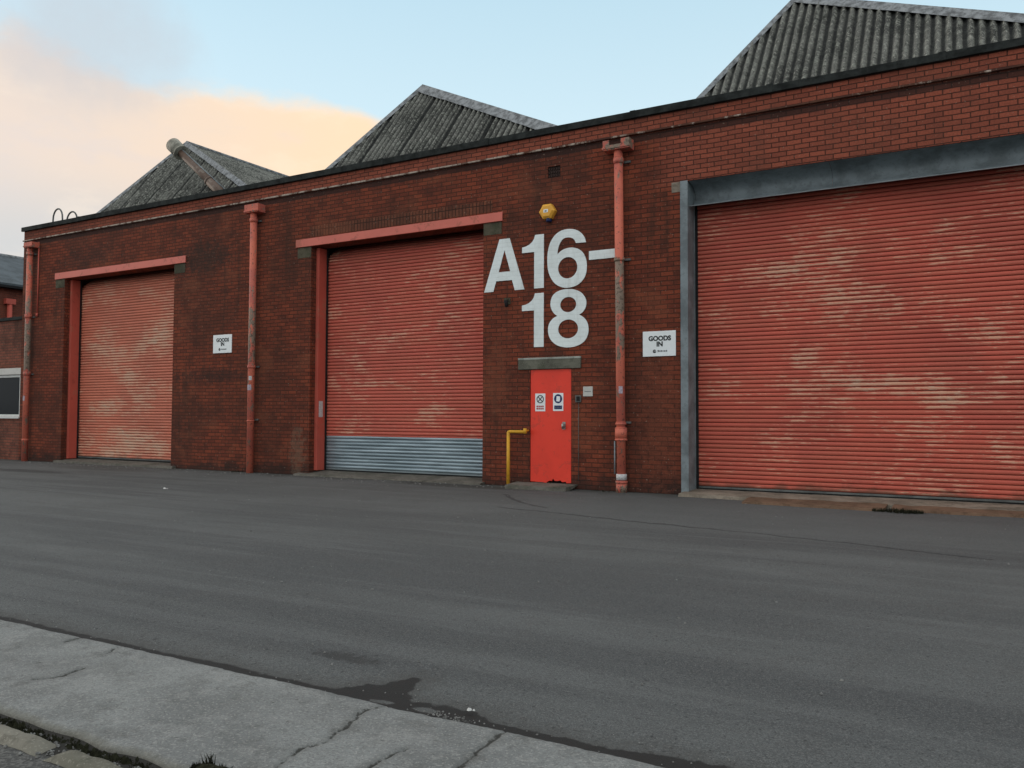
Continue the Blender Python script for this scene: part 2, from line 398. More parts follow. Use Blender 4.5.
# beams over openings (channel section with soffit)
for a,b in ((-21.42,-16.26),(-12.75,-7.63)):
    mb=MB(); mb.box(a,b,-.035,-.012,4.835,5.0); mb.box(a,b,-.012,.16,4.835,4.85); mb.box(a,b,-.012,.03,4.985,5.0)
    d={-21.42:(-21.02,-16.68),-12.75:(-12.33,-8.05)}[a]
    mb.box(d[0],d[1],.16,.34,4.84,4.852)
    mb.build('steel_beam',M['coral_beam'],W,bevel=.003)

def shutter_mb(x0,x1,z0,z1,y,pitch=.0695,nx=14,seed=0,bend=4.55):
    prof=[(0.0,.012),(.04,.010),(.09,-.004),(.25,-.011),(.5,-.014),(.72,-.011),(.88,-.005),(.95,.006)]
    mb=MB(); zsl=[]; k=0; z=z0
    n=int(round((z1-z0)/pitch))
    for i in range(n):
        for t,yy in prof: zsl.append((z0+(i+t)*pitch,yy))
    zsl.append((z0+n*pitch,.012))
    vs=[]; 
    for zz,yy in zsl:
        for j in range(nx+1):
            xx=x0+(x1-x0)*j/nx
            w=.007*noise.noise((xx*1.1+seed,zz*.9,seed))+.003*noise.noise((xx*.8+seed,zz*13,1))
            w+=max(0,zz-bend)**2*2.2
            vs.append((xx,y+yy+w,zz+.003*noise.noise((xx*.6,zz*5,seed))))
    fs=[(i*(nx+1)+j,i*(nx+1)+j+1,(i+1)*(nx+1)+j+1,(i+1)*(nx+1)+j) for i in range(len(zsl)-1) for j in range(nx)]
    mb.add(vs,fs,True); return mb
red=(.47,.068,.046)
M['sh1']=shutter_mat('shutter_paint_worn',(.60,.19,.12),[(-18.0,3.3,.8,.5,.24),(-18.9,2.6,.7,.5,.24),(-17.6,1.9,.7,.3,.26),(-19.3,1.5,1.3,.3,.24),(-19.0,.55,1.8,.4,.3),(-19.8,3.4,.5,.5,.12)],2.0,.15)
M['sh2']=shutter_mat('shutter_paint',(.53,.115,.08),[(-10.2,2.9,.7,.3,.17),(-9.0,2.6,.5,.4,.12),(-9.3,1.35,.6,.12,.15),(-10.6,1.9,.7,.15,.1)],5.0,.86,.9)
M['sh3']=shutter_mat('shutter_paint_faded',(.53,.11,.075),[(-2.45,2.25,.38,.2,.32),(-2.4,3.65,.9,.5,.09),(-1.2,3.0,.8,.3,.07),(.1,2.6,.6,.4,.1),(-2.25,2.0,.3,.1,.16),(-1.1,1.75,.75,.16,.27),(-.5,1.55,.7,.12,.22),(-3.0,3.6,.5,.2,.13),(-2.6,3.05,.7,.15,.12),(-3.1,1.55,.8,.2,.09),(-2.9,.5,.9,.2,.08)],8.0,.12)
def galv():
    g=G('galvanised_slats',.42,.55,.4); x,y,z=g.xyz()
    c=g.mix(g.ramp(g.noise(1,4,.6,k=(1.2,1,14)),.3,.7),(.34,.42,.46),(.22,.28,.31))
    c=g.mix(g.ramp(z,.2,.09,0,.6),c,(.12,.12,.1)); return g.out(c,bump=g.noise(20,2),bs=.1,bd=.003)
M['galv']=galv()

def add_shutter(lab,x0,x1,zb,y,mat,split=None,seed=0,z1=5.0):
    base=zb if split is None else split
    s=shutter_mb(x0,x1,base,z1,y,seed=seed,bend=4.72 if zb==.12 else 4.5).build('roller_shutter',mat,W,fix=False)
    s['label']=lab
    if split is not None:
        g=shutter_mb(x0,x1,zb,split-.035,y-.004,seed=seed+3).build('galvanised_section',M['galv'],s,fix=False)
        MB().box(x0,x1,y-.016,y+.01,split-.034,split-.001).build('joint_strip',M['coral'],s)
    MB().box(x0,x1,y-.022,y+.02,zb-.03,zb).build('bottom_rail',M['steel_dull'] if split is None else M['galv'],s,bevel=.004)
    MB().box(x0,x1,y-.01,y+.015,zb-.055,zb-.031).build('rubber_seal',M['black'],s)
    return s
sA=add_shutter('narrow coral roller shutter with heavily worn tan patches',-20.97,-16.69,.15,.43,M['sh1'],seed=1)
sB=add_shutter('coral roller shutter with bare galvanised slats along the bottom',-12.28,-8.06,.14,.43,M['sh2'],split=.86,seed=4)
sC=add_shutter('widest coral roller shutter inside a grey steel frame',-4.12,1.62,.12,.43,M['sh3'],seed=7)
# guides and jamb posts
for s,x0,x1 in ((sA,-21.02,-16.68),(sB,-12.33,-8.05)):
    for xx,sg in ((x0,1),(x1,-1)):
        a,b=sorted((xx+sg*.002,xx+sg*.085)); MB().box(a,b,.15,.38,.1,4.82).build('jamb_post',M['coral'],s,bevel=.004)
        a,b=sorted((xx+sg*.002,xx+sg*.12)); MB().box(a,b,.385,.40,.1,4.82).build('guide_channel',M['black'],s)
# notice on the jamb post of the middle shutter
MB().box(-12.244,-12.2415,.19,.31,1.22,1.56).build('jamb_notice',M['sticker'],sB)
# steel frame of the wide opening: universal column each side and a lintel channel
for xa,sg in ((-4.27,1),(1.75,-1)):
    mb=MB(); a,b=sorted((xa,xa+sg*.125)); mb.box(a,b,-.025,-.008,.0,5.10); mb.box(a,b,.36,.376,.0,5.09)
    c=xa+sg*.11; a,b=sorted((c-.006,c+.006)); mb.box(a,b,-.007,.359,.01,5.09)
    mb.build('steel_column',M['steel'],W,bevel=.002)
    a,b=sorted((xa+sg*.126,xa+sg*.16)); MB().box(a,b,.385,.41,.06,4.7).build('guide_channel',M['black'],W)
mb=MB(); pf=[(.01,5.095),(.2,5.07),(.32,5.02),(.375,4.95),(.375,4.88),(.33,4.80),(.22,4.735),(.065,4.70)]
for xa_,xb_ in ((-4.138,-1.985),(-1.98,1.618)):
    vs=[(xx,yy+o_,zz) for xx in (xa_,xb_) for o_ in (0,.012) for yy,zz in pf]; K_=len(pf)
    mb.add(vs,[(q,q+1,2*K_+q+1,2*K_+q) for q in range(K_-1)],True); mb.add(vs,[(K_+q,K_+q+1,3*K_+q+1,3*K_+q) for q in range(K_-1)],True)
mb.box(-4.138,1.618,.06,.085,4.69,4.702)
mb.build('steel_lintel',M['steel'],W,fix=False)
# dark interior boxes behind shutters: back closure
for a,b,c,d in (D1,D2,D3): MB().box(a-.2,b+.2,1.4,1.44,0,5.6).build('inner_partition',M['black'],W)

# thresholds
def rough_slab(x0,x1,y0,y1,zt,zf,seed,step=.12,nj=6):
    """slab top sloping from zt (wall side, y1) to zf (front, y0) with a broken front edge"""
    mb=MB(); nx=max(2,int((x1-x0)/step)); vs=[]
    for i in range(nx+1):
        x=x0+(x1-x0)*i/nx; e=.05*noise.noise((x*2.3,seed,0))+.025*noise.noise((x*9,seed,3))
        for j in range(nj+1):
            t=j/nj; yy=y0+e+(y1-y0-e)*t; vs.append((x,yy,zf+(zt-zf)*min(1,t*1.6)+.008*noise.noise((x*4,yy*4,seed))))
        vs.append((x,y0+e-.02,-.03))
    w=nj+2
    fs=[(i*w+j,(i+1)*w+j,(i+1)*w+j+1,i*w+j+1) for i in range(nx) for j in range(nj)]
    fs+=[(i*w+w-1,(i+1)*w+w-1,(i+1)*w,i*w) for i in range(nx)]
    fs+=[tuple([w-1]+list(range(nj+1))),tuple([nx*w+w-1]+[nx*w+j for j in range(nj,-1,-1)])]
    mb.add(vs,fs); return mb
rough_slab(-21.15,-16.5,-.10,.6,.09,.05,1).build('threshold',M['concd'],W)
rough_slab(-12.6,-8.0,-.16,.6,.085,.03,2).build('threshold',M['concd'],W)
rough_slab(-4.22,1.9,-.34,.6,.07,.05,3).build('threshold',M['conc'],W)
rough_slab(-3.1,-1.2,-.80,-.30,.052,.03,4).build('kerb_stone',M['kerbbrown'],W)
rough_slab(-1.12,2.4,-.72,-.30,.05,.035,5).build('kerb_stone',M['kerbbrown'],W)
rough_slab(-7.3,-6.12,-.46,.1,.085,.06,6).build('door_step',M['concd'],W)

# ---- personnel door with a broken bottom corner
dr=[(-7.05,.10),(-6.80,.095),(-6.74,.085),(-6.70,.115),(-6.66,.13),(-6.63,.12),(-6.60,.165),(-6.57,.13),(-6.52,.125),(-6.46,.14),(-6.42,.11),(-6.35,.12),(-6.34,.095),(-6.25,.10),(-6.25,2.085),(-7.05,2.085)]
door=MB().prism(dr,.012,.05).build('door',M['doorred'],W)
door['label']='red steel door with a torn bottom edge'
mb=MB(); mb.tube([(-6.385,.011,1.09),(-6.385,-.04,1.09)],.016,10); mb.tube([(-6.385,-.042,1.04),(-6.385,-.05,1.13)],.022,10)
mb.box(-6.415,-6.355,.004,.0115,1.03,1.16); mb.build('handle',M['handle'],door)
MB().box(-7.06,-6.24,.12,.16,0,2.09).build('door_backing',M['black'],W)

# ---- rainwater pipes
def ring(mb,x,y,z,r,h,n=16): mb.tube([(x,y,z),(x,y,z+h)],r,n)
def hopper(x,w,z0,z1,parent,mat,notch=False,yw=.23):
    mb=MB(); t=.02; a,b=x-w/2,x+w/2; zn=z1-(.085 if notch else 0)
    mb.box(a,b,-yw,-.01,z0,z0+t)
    mb.box(a,b,-yw-.001,-yw+t,z0+t+.0005,zn)
    if notch:
        mb.box(a,a+w*.24,-yw-.002,-yw+t,zn,z1); mb.box(b-w*.32,b,-yw-.002,-yw+t,zn,z1)
    mb.box(a,a+t,-yw+t,-.01,z0+t+.0005,z1); mb.box(b-t,b,-yw+t,-.01,z0+t+.0005,z1)
    mb.box(a-.012,b+.012,-yw-.014,-yw-.002,z0+.02,z0+.05)
    return mb.build('hopper',mat,parent,bevel=.004)
def downpipe(x,mat,ztop,w,rings,notch=False,zh=None,split=False,lab=None,lean=0,ho=0):
    y=-.12; r=.075; mb=MB()
    if split: mb.tube([(x,y,.30),(x+lean*.5,y,ztop/2),(x+lean,y,ztop)],r,18)
    else: mb.tube([(x,y,-.02),(x+lean*.5,y,ztop/2),(x+lean,y,ztop)],r,18)
    p=mb.build('downpipe',mat,W); p['label']=lab
    for z,rr,h in rings:
        q=MB(); ring(q,x+lean*z/ztop,y,z,rr,h); ring(q,x+lean*z/ztop,y,z+h,rr-.008,.02)
        q.build('collar',mat,p)
    for z in [zz for zz,_,_ in rings[:3]]:
        q=MB(); q.box(x-.13,x+.13,-.035,-.002,z+.02,z+.055); q.build('bracket',M['steel_dull'],p)
    hopper(x+lean+ho,w,ztop,zh,p,mat,notch)
    return p
pA=downpipe(-22.44,M['pipe_a'],5.76,.38,[(5.56,.088,.08),(3.85,.09,.1),(2.3,.09,.1),(.55,.084,.03)],zh=5.90,ho=.07,lab='leftmost downpipe, salmon brown paint peeling to grey in the middle')
pB=downpipe(-13.93,M['pipe_b'],5.70,.42,[(5.50,.088,.08),(2.28,.088,.06),(1.12,.082,.025)],zh=5.88,ho=.03,lab='coral downpipe with a peeled grey stretch and a raised white sticker')
pC=downpipe(-5.26,M['pipe_c'],5.74,.48,[(5.52,.088,.09),(3.86,.09,.05),(1.12,.092,.03),(.90,.1,.16),(.86,.105,.025)],notch=True,zh=5.91,lab='thick coral downpipe cut back beside the dash of the number',lean=-.05)
# the lower end of that pipe is a narrower bare pipe with patched boots
mb=MB()
ring(mb,-5.26,-.12,.0,.092,.16); ring(mb,-5.26,-.12,.15,.1,.04); mb.build('pipe_boot',M['pipe_c'],pC)
mb=MB(); ring(mb,-5.26,-.12,.205,.088,.1); mb.build('tape_band',M['sticker'],pC)
mb=MB(); mb.tube([(-5.36,-.17,.3),(-5.36,-.17,.85)],.012,8); mb.build('cable_guard',M['steel'],pC)
# stickers on pipes
def stick(x,z,w,h,parent,mat,y=-.12,r=.0765,a0=0.0):
    mb=MB(); n=6; vs=[]
    for i in range(n+1):
        a=a0+(i/n-.5)*w/r; vs+= [(x+math.sin(a)*r,y-math.cos(a)*r,z),(x+math.sin(a)*r,y-math.cos(a)*r,z+h)]
    mb.add(vs,[(2*i,2*i+2,2*i+3,2*i+1) for i in range(n)],True); return mb.build('sticker',mat,parent,fix=False)
stick(-22.44,1.62,.09,.13,pA,M['stickerb'])
stick(-13.93,2.02,.07,.09,pB,M['sticker'],a0=.5); stick(-13.93,1.80,.13,.12,pB,M['stickerb'])
stick(-5.265,1.98,.05,.09,pC,M['sticker'],a0=-.6); stick(-5.262,1.64,.12,.12,pC,M['stickerb'],a0=-.1)
# thin conduit beside the first pipe
mb=MB(); mb.tube([(-22.2,-.02,5.92),(-22.2,-.02,3.98)],.018,8); mb.tube([(-22.2,-.03,3.98),(-22.2,-.03,3.9)],.03,8)
mb.build('conduit',M['coral'],W)
mb=MB(); mb.tube([(-6.10,-.006,1.5),(-6.10,-.006,.15)],.005,6); mb.build('conduit',M['steel_dull'],W)

# ---- roofs: north light bays with raked ends
xA0,yA,zA,PP=-19.426,2.353,8.839,8.275; wl,wr,hb=.577,1.924,.789; zB=zA-PP/(wl+wr); yF=.36; zF=zA-(yA-yF)/hb
def corr_face(top,bot,n,nrm,rows=8,amp=.034,sheet=None,sheet_pitch=7):
    """corrugated surface between polylines top(t), bot(t), t in 0..n columns (one corrugation = 8 samples)"""
    mb=MB(); vs=[]; N=Vector(nrm).normalized(); mb.val=[]
    for i in range(n+1):
        a=Vector(top(i)); b=Vector(bot(i)); ph=2*math.pi*i/8
        off=amp*math.cos(ph)
        if sheet: 
            k=(i/8)%sheet_pitch; off+=.02*(k/sheet_pitch)-.01
            if k<.5: off-=.05*sheet
        for j in range(rows+1):
            t=j/rows; p=b.lerp(a,t); wv=.006*noise.noise((p.x*1.5,p.y*1.5,p.z*2))
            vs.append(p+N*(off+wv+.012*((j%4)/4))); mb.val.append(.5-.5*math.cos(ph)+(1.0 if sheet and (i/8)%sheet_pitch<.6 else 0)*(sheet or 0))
    w=rows+1
    mb.add(vs,[(i*w+j,(i+1)*w+j,(i+1)*w+j+1,i*w+j+1) for i in range(n) for j in range(rows)],True); return mb
for k in range(4):
    xA=(-19.3,-11.2,-2.876,5.4)[k]
    rake_z=lambda x: zA-((xA-x)/wl if x<xA else (x-xA)/wr)
    # raked end facing the yard
    xl=xA-wl*(zA-zF); xr=xA+wr*(zA-zF); n=int((xr-xl)/.146*8)
    def top(i,xl=xl,xr=xr,n=n,rz=rake_z):
        x=xl+(xr-xl)*i/n; z=rz(x); return (x,yA-hb*(zA-z),z)
    def bot(i,xl=xl,xr=xr,n=n): return (xl+(xr-xl)*i/n,yF,zF)
    roof=corr_face(top,bot,n,(0,-1,hb),rows=10,sheet=(1.0 if k in (0,1) else .15)).build('roof',M['roof'],W,fix=False)
    roof['label']=('north light roof bay with the flue pipe','north light roof bay above the middle shutter','north light roof bay above the wide shutter','north light roof bay at the right end')[k]
    # the two slopes running back
    y1=19.5; n2=int((y1-yF)/.146*8)
    for sg,w_ in ((-1,wl),(1,wr)):
        def tp(i,sg=sg,w_=w_):
            y=yF+(y1-yF)*i/n2; z=zA if y>=yA else zA-(yA-y)/hb; return (xA+sg*w_*(zA-z),y,z)
        def bt(i,sg=sg,w_=w_):
            y=yF+(y1-yF)*i/n2; return (xA+sg*w_*(zA-zB),y,zB)
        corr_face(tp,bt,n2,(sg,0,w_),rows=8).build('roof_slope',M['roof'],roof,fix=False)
    # cappings: two raked and one ridge
    def cap(a,b,wdt,nrm2,seed):
        a=Vector(a);b=Vector(b);d=(b-a);L=d.length;d.normalize();mb=MB();m=int(L/.25);vs=[]
        for i in range(m+1):
            p=a+d*(L*i/m); 
            for (q,off) in nrm2: 
                e=1+.12*noise.noise((i*1.7+seed,q[0]*3,0))
                vs.append(p+Vector(q)*wdt*e+Vector((0,0,off)))
        K=len(nrm2)
        mb.add(vs,[(i*K+j,(i+1)*K+j,(i+1)*K+j+1,i*K+j+1) for i in range(m) for j in range(K-1)])
        return mb
    A=(xA,yA,zA); Lb=(xl,yF,zF); Rb=(xr,yF,zF)
    f=Vector((0,-hb,-1)).normalized()   # down the raked face
    up=.05
    sl=Vector((-wl,0,-1)).normalized(); sr=Vector((wr,0,-1)).normalized()
    c1=cap(A,Lb,.12 if k==2 else .17,[(f+Vector((.3,0,0)),.0+up*.9),((0,0,0),up+.03),(sl*.25,.02)],1)
    c1.build('capping',M['flash'],roof,fix=False)
    c2=cap(A,Rb,(.15,.26,.22,.22)[k],[(f,.0+up*1.3),((0,0,0),up+.04),(sr*.4,.02)],2)
    c2.build('capping',M['flash'],roof,fix=False)
    # bitten lower edge where the flashing dresses over each corrugation
    mb=MB(); mb.tube([(xA,yA+.02,zA+.03),(xA,y1,zA+.06)],.06,8)
    mb.build('ridge_capping',M['flash'],roof)
MB().box(XL+.35,XR-.35,.345,20,5.38,5.46).build('light_block_deck',M['felt'],W)  # unseen slab under the roof bays, added to block light
# flue through the first bay
b0=Vector((-15.66,.62,6.44)); b1=Vector((-17.45,.62,7.90)); d=(b1-b0).normalized()
mb=MB(); mb.tube([b0,b1],.095,16); mb.tube([b0+d*.74,b0+d*.80],.125,16); mb.tube([b0+d*-.02,b0+d*.73],.12,16)
fl=mb.build('flue_pipe',M['flue'],W); mb=MB(); mb.tube([b1-d*.16,b1+d*.22],[.18,.185],20)
mb.tube([b1-d*.19,b1-d*.161],.195,20); mb.build('flue_cap',M['fluecap'],fl)
mb=MB(); mb.tube([b1+Vector((.08,-.03,.05)),(-15.50,.6,6.5)],.012,6); mb.build('stay_wire',M['steel'],fl)
# ladder hoops at the left end of the parapet
for xa,w_,zt in ((-22.43,.44,7.0),(-21.77,.48,6.84)):
    pts=[(xa-w_/2,.62,5.46),(xa-w_/2,.62,zt-.3)]+[(xa-math.cos(math.pi*i/10)*w_/2,.62,zt-.28+math.sin(math.pi*i/10)*.28) for i in range(1,10)]+[(xa+w_/2,.62,zt-.3),(xa+w_/2,.62,5.46)]
    mb=MB(); mb.tube(pts,.022,8); mb.build('ladder_hoop',M['steel_dull'],W)

# ============================================================ THINGS ON THE WALL
num=thing('unit_number','large white painted characters A16-18 above the red door','wall lettering',(-6.9,0,3.5))
YF,YB=-.012,-.001
Aout=[(-8.025,3.54),(-7.70,4.50),(-7.485,4.50),(-7.175,3.54),(-7.374,3.54),(-7.432,3.73),(-7.766,3.73),(-7.83,3.54)]
Ahole=[(-7.592,4.293),(-7.716,3.893),(-7.469,3.893)]
filled([Aout,Ahole],YF,YB).build('letter',M['letter'],num,fix=False)
def one(dz):
    c=[(-7.223,4.30),(-7.15,4.312),(-7.08,4.338),(-7.02,4.38),(-6.98,4.435),(-6.958,4.505),(-6.782,4.505),(-6.782,3.54),(-6.975,3.54),(-6.975,4.20),(-7.223,4.20)]
    filled([[(x,z+dz) for x,z in c]],YF,YB).build('numeral',M['letter'],num,fix=False)
one(0); one(-1.053)
six=[(-5.96,4.272),(-5.986,4.36),(-6.056,4.45),(-6.156,4.512),(-6.297,4.54),(-6.439,4.524),(-6.562,4.455),(-6.655,4.328),(-6.702,4.165),(-6.71,3.998),(-6.69,3.829),(-6.632,3.69),(-6.54,3.583),(-6.417,3.521),(-6.29,3.505),(-6.145,3.532),(-6.035,3.602),(-5.966,3.705),(-5.943,3.839),(-5.956,3.967),(-6.006,4.081),(-6.085,4.158),(-6.195,4.2),(-6.306,4.205),(-6.418,4.178),(-6.51,4.113),(-6.504,4.183),(-6.469,4.291),(-6.408,4.368),(-6.337,4.392),(-6.256,4.385),(-6.186,4.345),(-6.151,4.277)]
def ell(cx,cz,rx,rz,n=36): return [(cx+rx*math.cos(2*math.pi*i/n),cz+rz*math.sin(2*math.pi*i/n)) for i in range(n)]
filled([smooth_loop(six,5,sharp=(0,25,32)),ell(-6.31,3.857,.187,.188)],YF,YB).build('numeral',M['letter'],num,fix=False)
filled([[(-5.901,4.11),(-5.33,4.11),(-5.33,3.956),(-5.901,3.956)]],YF,YB).build('dash',M['letter'],num,fix=False)
eight=[(-6.301,3.481),(-6.178,3.464),(-6.055,3.407),(-5.977,3.315),(-5.952,3.218),(-5.973,3.124),(-6.029,3.055),(-6.09,3.022),(-6.012,2.975),(-5.943,2.894),(-5.912,2.782),(-5.926,2.657),(-5.994,2.55),(-6.12,2.483),(-6.29,2.458),(-6.459,2.483),(-6.584,2.55),(-6.665,2.65),(-6.693,2.773),(-6.675,2.885),(-6.603,2.975),(-6.51,3.022),(-6.576,3.07),(-6.63,3.155),(-6.646,3.255),(-6.617,3.362),(-6.545,3.435),(-6.425,3.475)]
filled([smooth_loop(eight,5,sharp=(7,21)),ell(-6.299,3.209,.155,.133),ell(-6.301,2.782,.193,.165)],YF,YB).build('numeral',M['letter'],num,fix=False)

def goods_sign(x0,x1,z0,z1,label,group='white GOODS IN boards on the brick wall'):
    t=thing('wall_sign',label,'sign',((x0+x1)/2,-.004,z0),group)
    MB().box(x0,x1,-.018,-.003,z0,z1).build('board',M['signw'],t,bevel=.002)
    w=x1-x0; cx=(x0+x1)/2+.01; mb=MB()
    add_text(mb,'GOODS',w*.19,cx,z0+(z1-z0)*.70,-.0205,.005); add_text(mb,'IN',w*.19,cx,z0+(z1-z0)*.475,-.0205,.005)
    mb.build('lettering',M['ink'],t,fix=False)
    mb=MB(); lx=x0+w*.36; lz=z0+(z1-z0)*.2; r=w*.05
    mb=filled([ell(lx,lz,r,r,24),ell(lx+r*.15,lz+r*.1,r*.55,r*.55,20)],-.021,-.0185)
    mb.box(lx-r*.1,lx+r*.25,-.0215,-.0188,lz-r*.4,lz+r*.5)
    mb.build('emblem',M['ink'],t,fix=False)
    # small, unreadable maker's line
    mb=MB(); xx=lx+r*1.9
    for i,(ww,hh) in enumerate(((.022,.03),(.018,.024),(.02,.026),(.016,.022),(.022,.024),(.02,.028))):
        mb.box(xx,xx+ww,-.0205,-.0188,lz-.012,lz-.012+hh); xx+=ww+.009
    mb.build('small_line',M['greyink'],t)
    return t
goods_sign(-4.92,-4.355,2.25,2.665,'white GOODS IN board between the thick downpipe and the steel column')
goods_sign(-15.28,-14.68,2.66,3.075,'white GOODS IN board left of the middle coral downpipe')

def notice(x0,x1,z0,z1,kind,label):
    t=thing('safety_notice',label,'notice',((x0+x1)/2,.01,z0),'safety notices on the red door'); y=.0075
    MB().box(x0,x1,y,.0115,z0,z1).build('board',M['signw'],t)
    cx=(x0+x1)/2; w=x1-x0; r=w*.36; cz=z1-w*.5
    if kind=='no':
        mb=filled([ell(cx,cz,r,r,28),ell(cx,cz,r*.8,r*.8,28)],y-.003,y-.0005)
        for s in (1,-1):
            q=r*.62; mb.add([(cx-q-.01,y-.0025,cz-s*q),(cx-q+.012,y-.0025,cz-s*q),(cx+q+.01,y-.0025,cz+s*q),(cx+q-.012,y-.0025,cz+s*q)],[(0,1,2,3)])
        mb.build('symbol',M['ink'],t,fix=False)
        mb=MB(); 
        for j in range(2):
            xx=x0+w*.14
            for i in range(4): mb.box(xx,xx+w*.14,y-.0025,y-.0005,z0+w*(.16+.2*j),z0+w*(.3+.2*j)); xx+=w*.19
        mb.build('text_block',M['redink'],t)
    else:
        filled([ell(cx,cz,r*1.1,r*1.1,28)],y-.002,y-.0005).build('symbol',M['blueink'],t,fix=False)
        filled([[(cx-r*.5,cz-r*.6),(cx+r*.35,cz-r*.7),(cx+r*.55,cz-r*.2),(cx+r*.5,cz+r*.6),(cx-r*.4,cz+r*.65)]],y-.004,y-.0022).build('pictogram',M['signw'],t,fix=False)
        MB().box(x0+w*.12,x1-w*.12,y-.002,y-.0005,z0+w*.16,z0+w*.48).build('text_block',M['blueink'],t)
        mb=MB(); xx=x0+w*.2
        for i in range(4): mb.box(xx,xx+w*.1,y-.0035,y-.0022,z0+w*.27,z0+w*.36); xx+=w*.16
        mb.build('lettering',M['greyink'],t)
notice(-6.955,-6.755,1.345,1.66,'no','small red and white prohibition notice on the red door')
notice(-6.60,-6.40,1.35,1.665,'go','small blue and white instruction notice on the red door')

al=thing('alarm_box','amber hexagonal alarm box high on the brickwork above the number 16','alarm',(-6.68,0,4.88))
hx=[(-6.68+.16*math.cos(R(60*i)),4.88+.15*math.sin(R(60*i))) for i in range(6)]
hx2=[(-6.68+.115*math.cos(R(60*i)),4.88+.105*math.sin(R(60*i))) for i in range(6)]
mb=MB(); mb.add([(x,-.003,z) for x,z in hx]+[(x,-.09,z) for x,z in hx]+[(x,-.125,z) for x,z in hx2],
   [(i,(i+1)%6,6+(i+1)%6,6+i) for i in range(6)]+[(6+i,6+(i+1)%6,12+(i+1)%6,12+i) for i in range(6)]+[(12,13,14,15,16,17)])
mb.build('housing',M['alarm'],al,bevel=.006)
MB().box(-6.73,-6.64,-.129,-.1255,4.855,4.91).build('badge',M['signw'],al)
MB().box(-6.705,-6.665,-.132,-.1295,4.87,4.892).build('badge_mark',M['greyink'],al)
MB().tube([(-6.66,-.05,4.76),(-6.66,-.05,4.70)],.05,14).build('strobe',M['blueink'],al)

fx=thing('wall_fixture','small dark bracket sensor on the brick below the letter A','sensor',(-7.5,0,3.33))
mb=MB(); mb.box(-7.535,-7.465,-.02,-.002,3.29,3.40); mb.box(-7.53,-7.48,-.13,-.02,3.35,3.39); mb.build('bracket',M['pad'],fx)
mb=MB(); mb.tube([(-7.5,-.11,3.35),(-7.49,-.1,3.23)],[.04,.028],12); mb.build('sensor_head',M['black'],fx)
kp=thing('entry_keypad','small dark keypad in a grey surround right of the red door','keypad',(-6.10,0,1.5))
MB().box(-6.155,-6.045,-.025,-.002,1.5,1.62).build('housing',M['steel_dull'],kp,bevel=.004)
MB().box(-6.13,-6.07,-.032,-.0255,1.525,1.6).build('keys',M['black'],kp)
pl=thing('wall_plate','small blank white plate above the keypad right of the door','plate',(-5.92,0,1.6))
MB().box(-6.01,-5.83,-.018,-.002,1.60,1.77).build('cover',M['plate'],pl,bevel=.006)
MB().box(-5.98,-5.86,-.0205,-.0185,1.68,1.69).build('marking',M['greyink'],pl)

# yellow handrail
hr=thing('hand_rail','yellow painted tube handrail standing left of the red door','handrail',(-7.49,-.14,0))
MB().tube([(-7.42,-.14,-.02),(-7.42,-.14,.97)],.03,14).build('post',M['yellow'],hr)
mb=MB(); mb.tube([(-7.42,-.14,.95),(-7.415,-.14,.975),(-7.39,-.14,.98),(-7.10,-.14,.98)],.028,14); mb.build('top_rail',M['yellow'],hr)
mb=MB(); mb.tube([(-7.08,-.14,.95),(-7.08,-.14,1.04)],.03,14); mb.tube([(-7.08,-.14,1.0),(-7.08,-.005,1.0)],.016,10); mb.build('end_socket',M['yellow'],hr)
MB().tube([(-7.42,-.14,-.01),(-7.42,-.14,.012)],.06,16).build('base_plate',M['steel_dull'],hr)

# ============================================================ ANNEX + FAR SHED
an=thing('annex_building','low red brick annex with a white window at the left end of the yard','building',(-26,0,0))
mb=MB(); wall_mb(mb,[-31,-22.945,-24.6,-23.02],[-.3,3.86,1.18,2.35,2.55],[(-24.6,-23.02,1.18,2.35)],.04,.3); 
mb.build('wall',M['brick_far'],an,fix=False)
MB().box(-31,-30.7,.302,2.6,-.3,3.86).build('side_wall',M['brick_far'],an)
MB().box(-31.05,-22.95,0.0,2.9,3.862,3.95).build('coping',M['felt'],an,bevel=.006)
MB().box(-25.2,-22.96,.02,.2,2.352,2.53).build('window_lintel',M['plate'],an,bevel=.004)
fr=MB(); fr.box(-24.6,-23.02,.07,.13,1.18,1.25); fr.box(-24.6,-23.02,.07,.13,2.28,2.348); fr.box(-24.6,-24.53,.07,.13,1.25,2.28); fr.box(-23.10,-23.02,.07,.13,1.25,2.28); 
fr.box(-24.62,-23.0,.0,.07,1.14,1.178)
f=fr.build('window',M['winframe'],an); MB().box(-24.52,-23.11,.09,.1,1.251,2.279).build('pane',M['glass'],f)
MB().box(-24.5,-23.12,.28,.29,1.2,2.3).build('window_backing',M['black'],an)
sh=thing('long_shed','distant brick shed with a slate roof beyond the annex','building',(-34,14,0))
MB().box(-32.3,-32,3.2,30,-.2,6.0).build('wall',M['brick_shed'],sh)
MB().box(-40,-39.7,3.2,30,-.2,6.0).build('wall',M['brick_shed'],sh)
g_=MB(); g_.add([(-40,3.2,-.2),(-32,3.2,-.2),(-32,3.2,6.0),(-36,3.2,7.8),(-40,3.2,6.0)],[(0,1,2,3,4)]); g_.build('gable_wall',M['brick_shed'],sh)
rf=MB(); rf.add([(-31.8,3.0,6.10),(-31.8,30,6.10),(-36,30,7.86),(-36,3.0,7.86),(-31.8,3.0,6.18),(-31.8,30,6.18),(-36,30,7.95),(-36,3.0,7.95)],[(0,1,2,3),(4,5,6,7),(0,1,5,4),(0,3,7,4),(1,2,6,5),(2,3,7,6)])
rf.add([(-40.2,3.0,6.10),(-40.2,30,6.10),(-36.01,30,7.86),(-36.01,3.0,7.86)],[(0,1,2,3)])
r_=rf.build('roof',M['slate'],sh); 
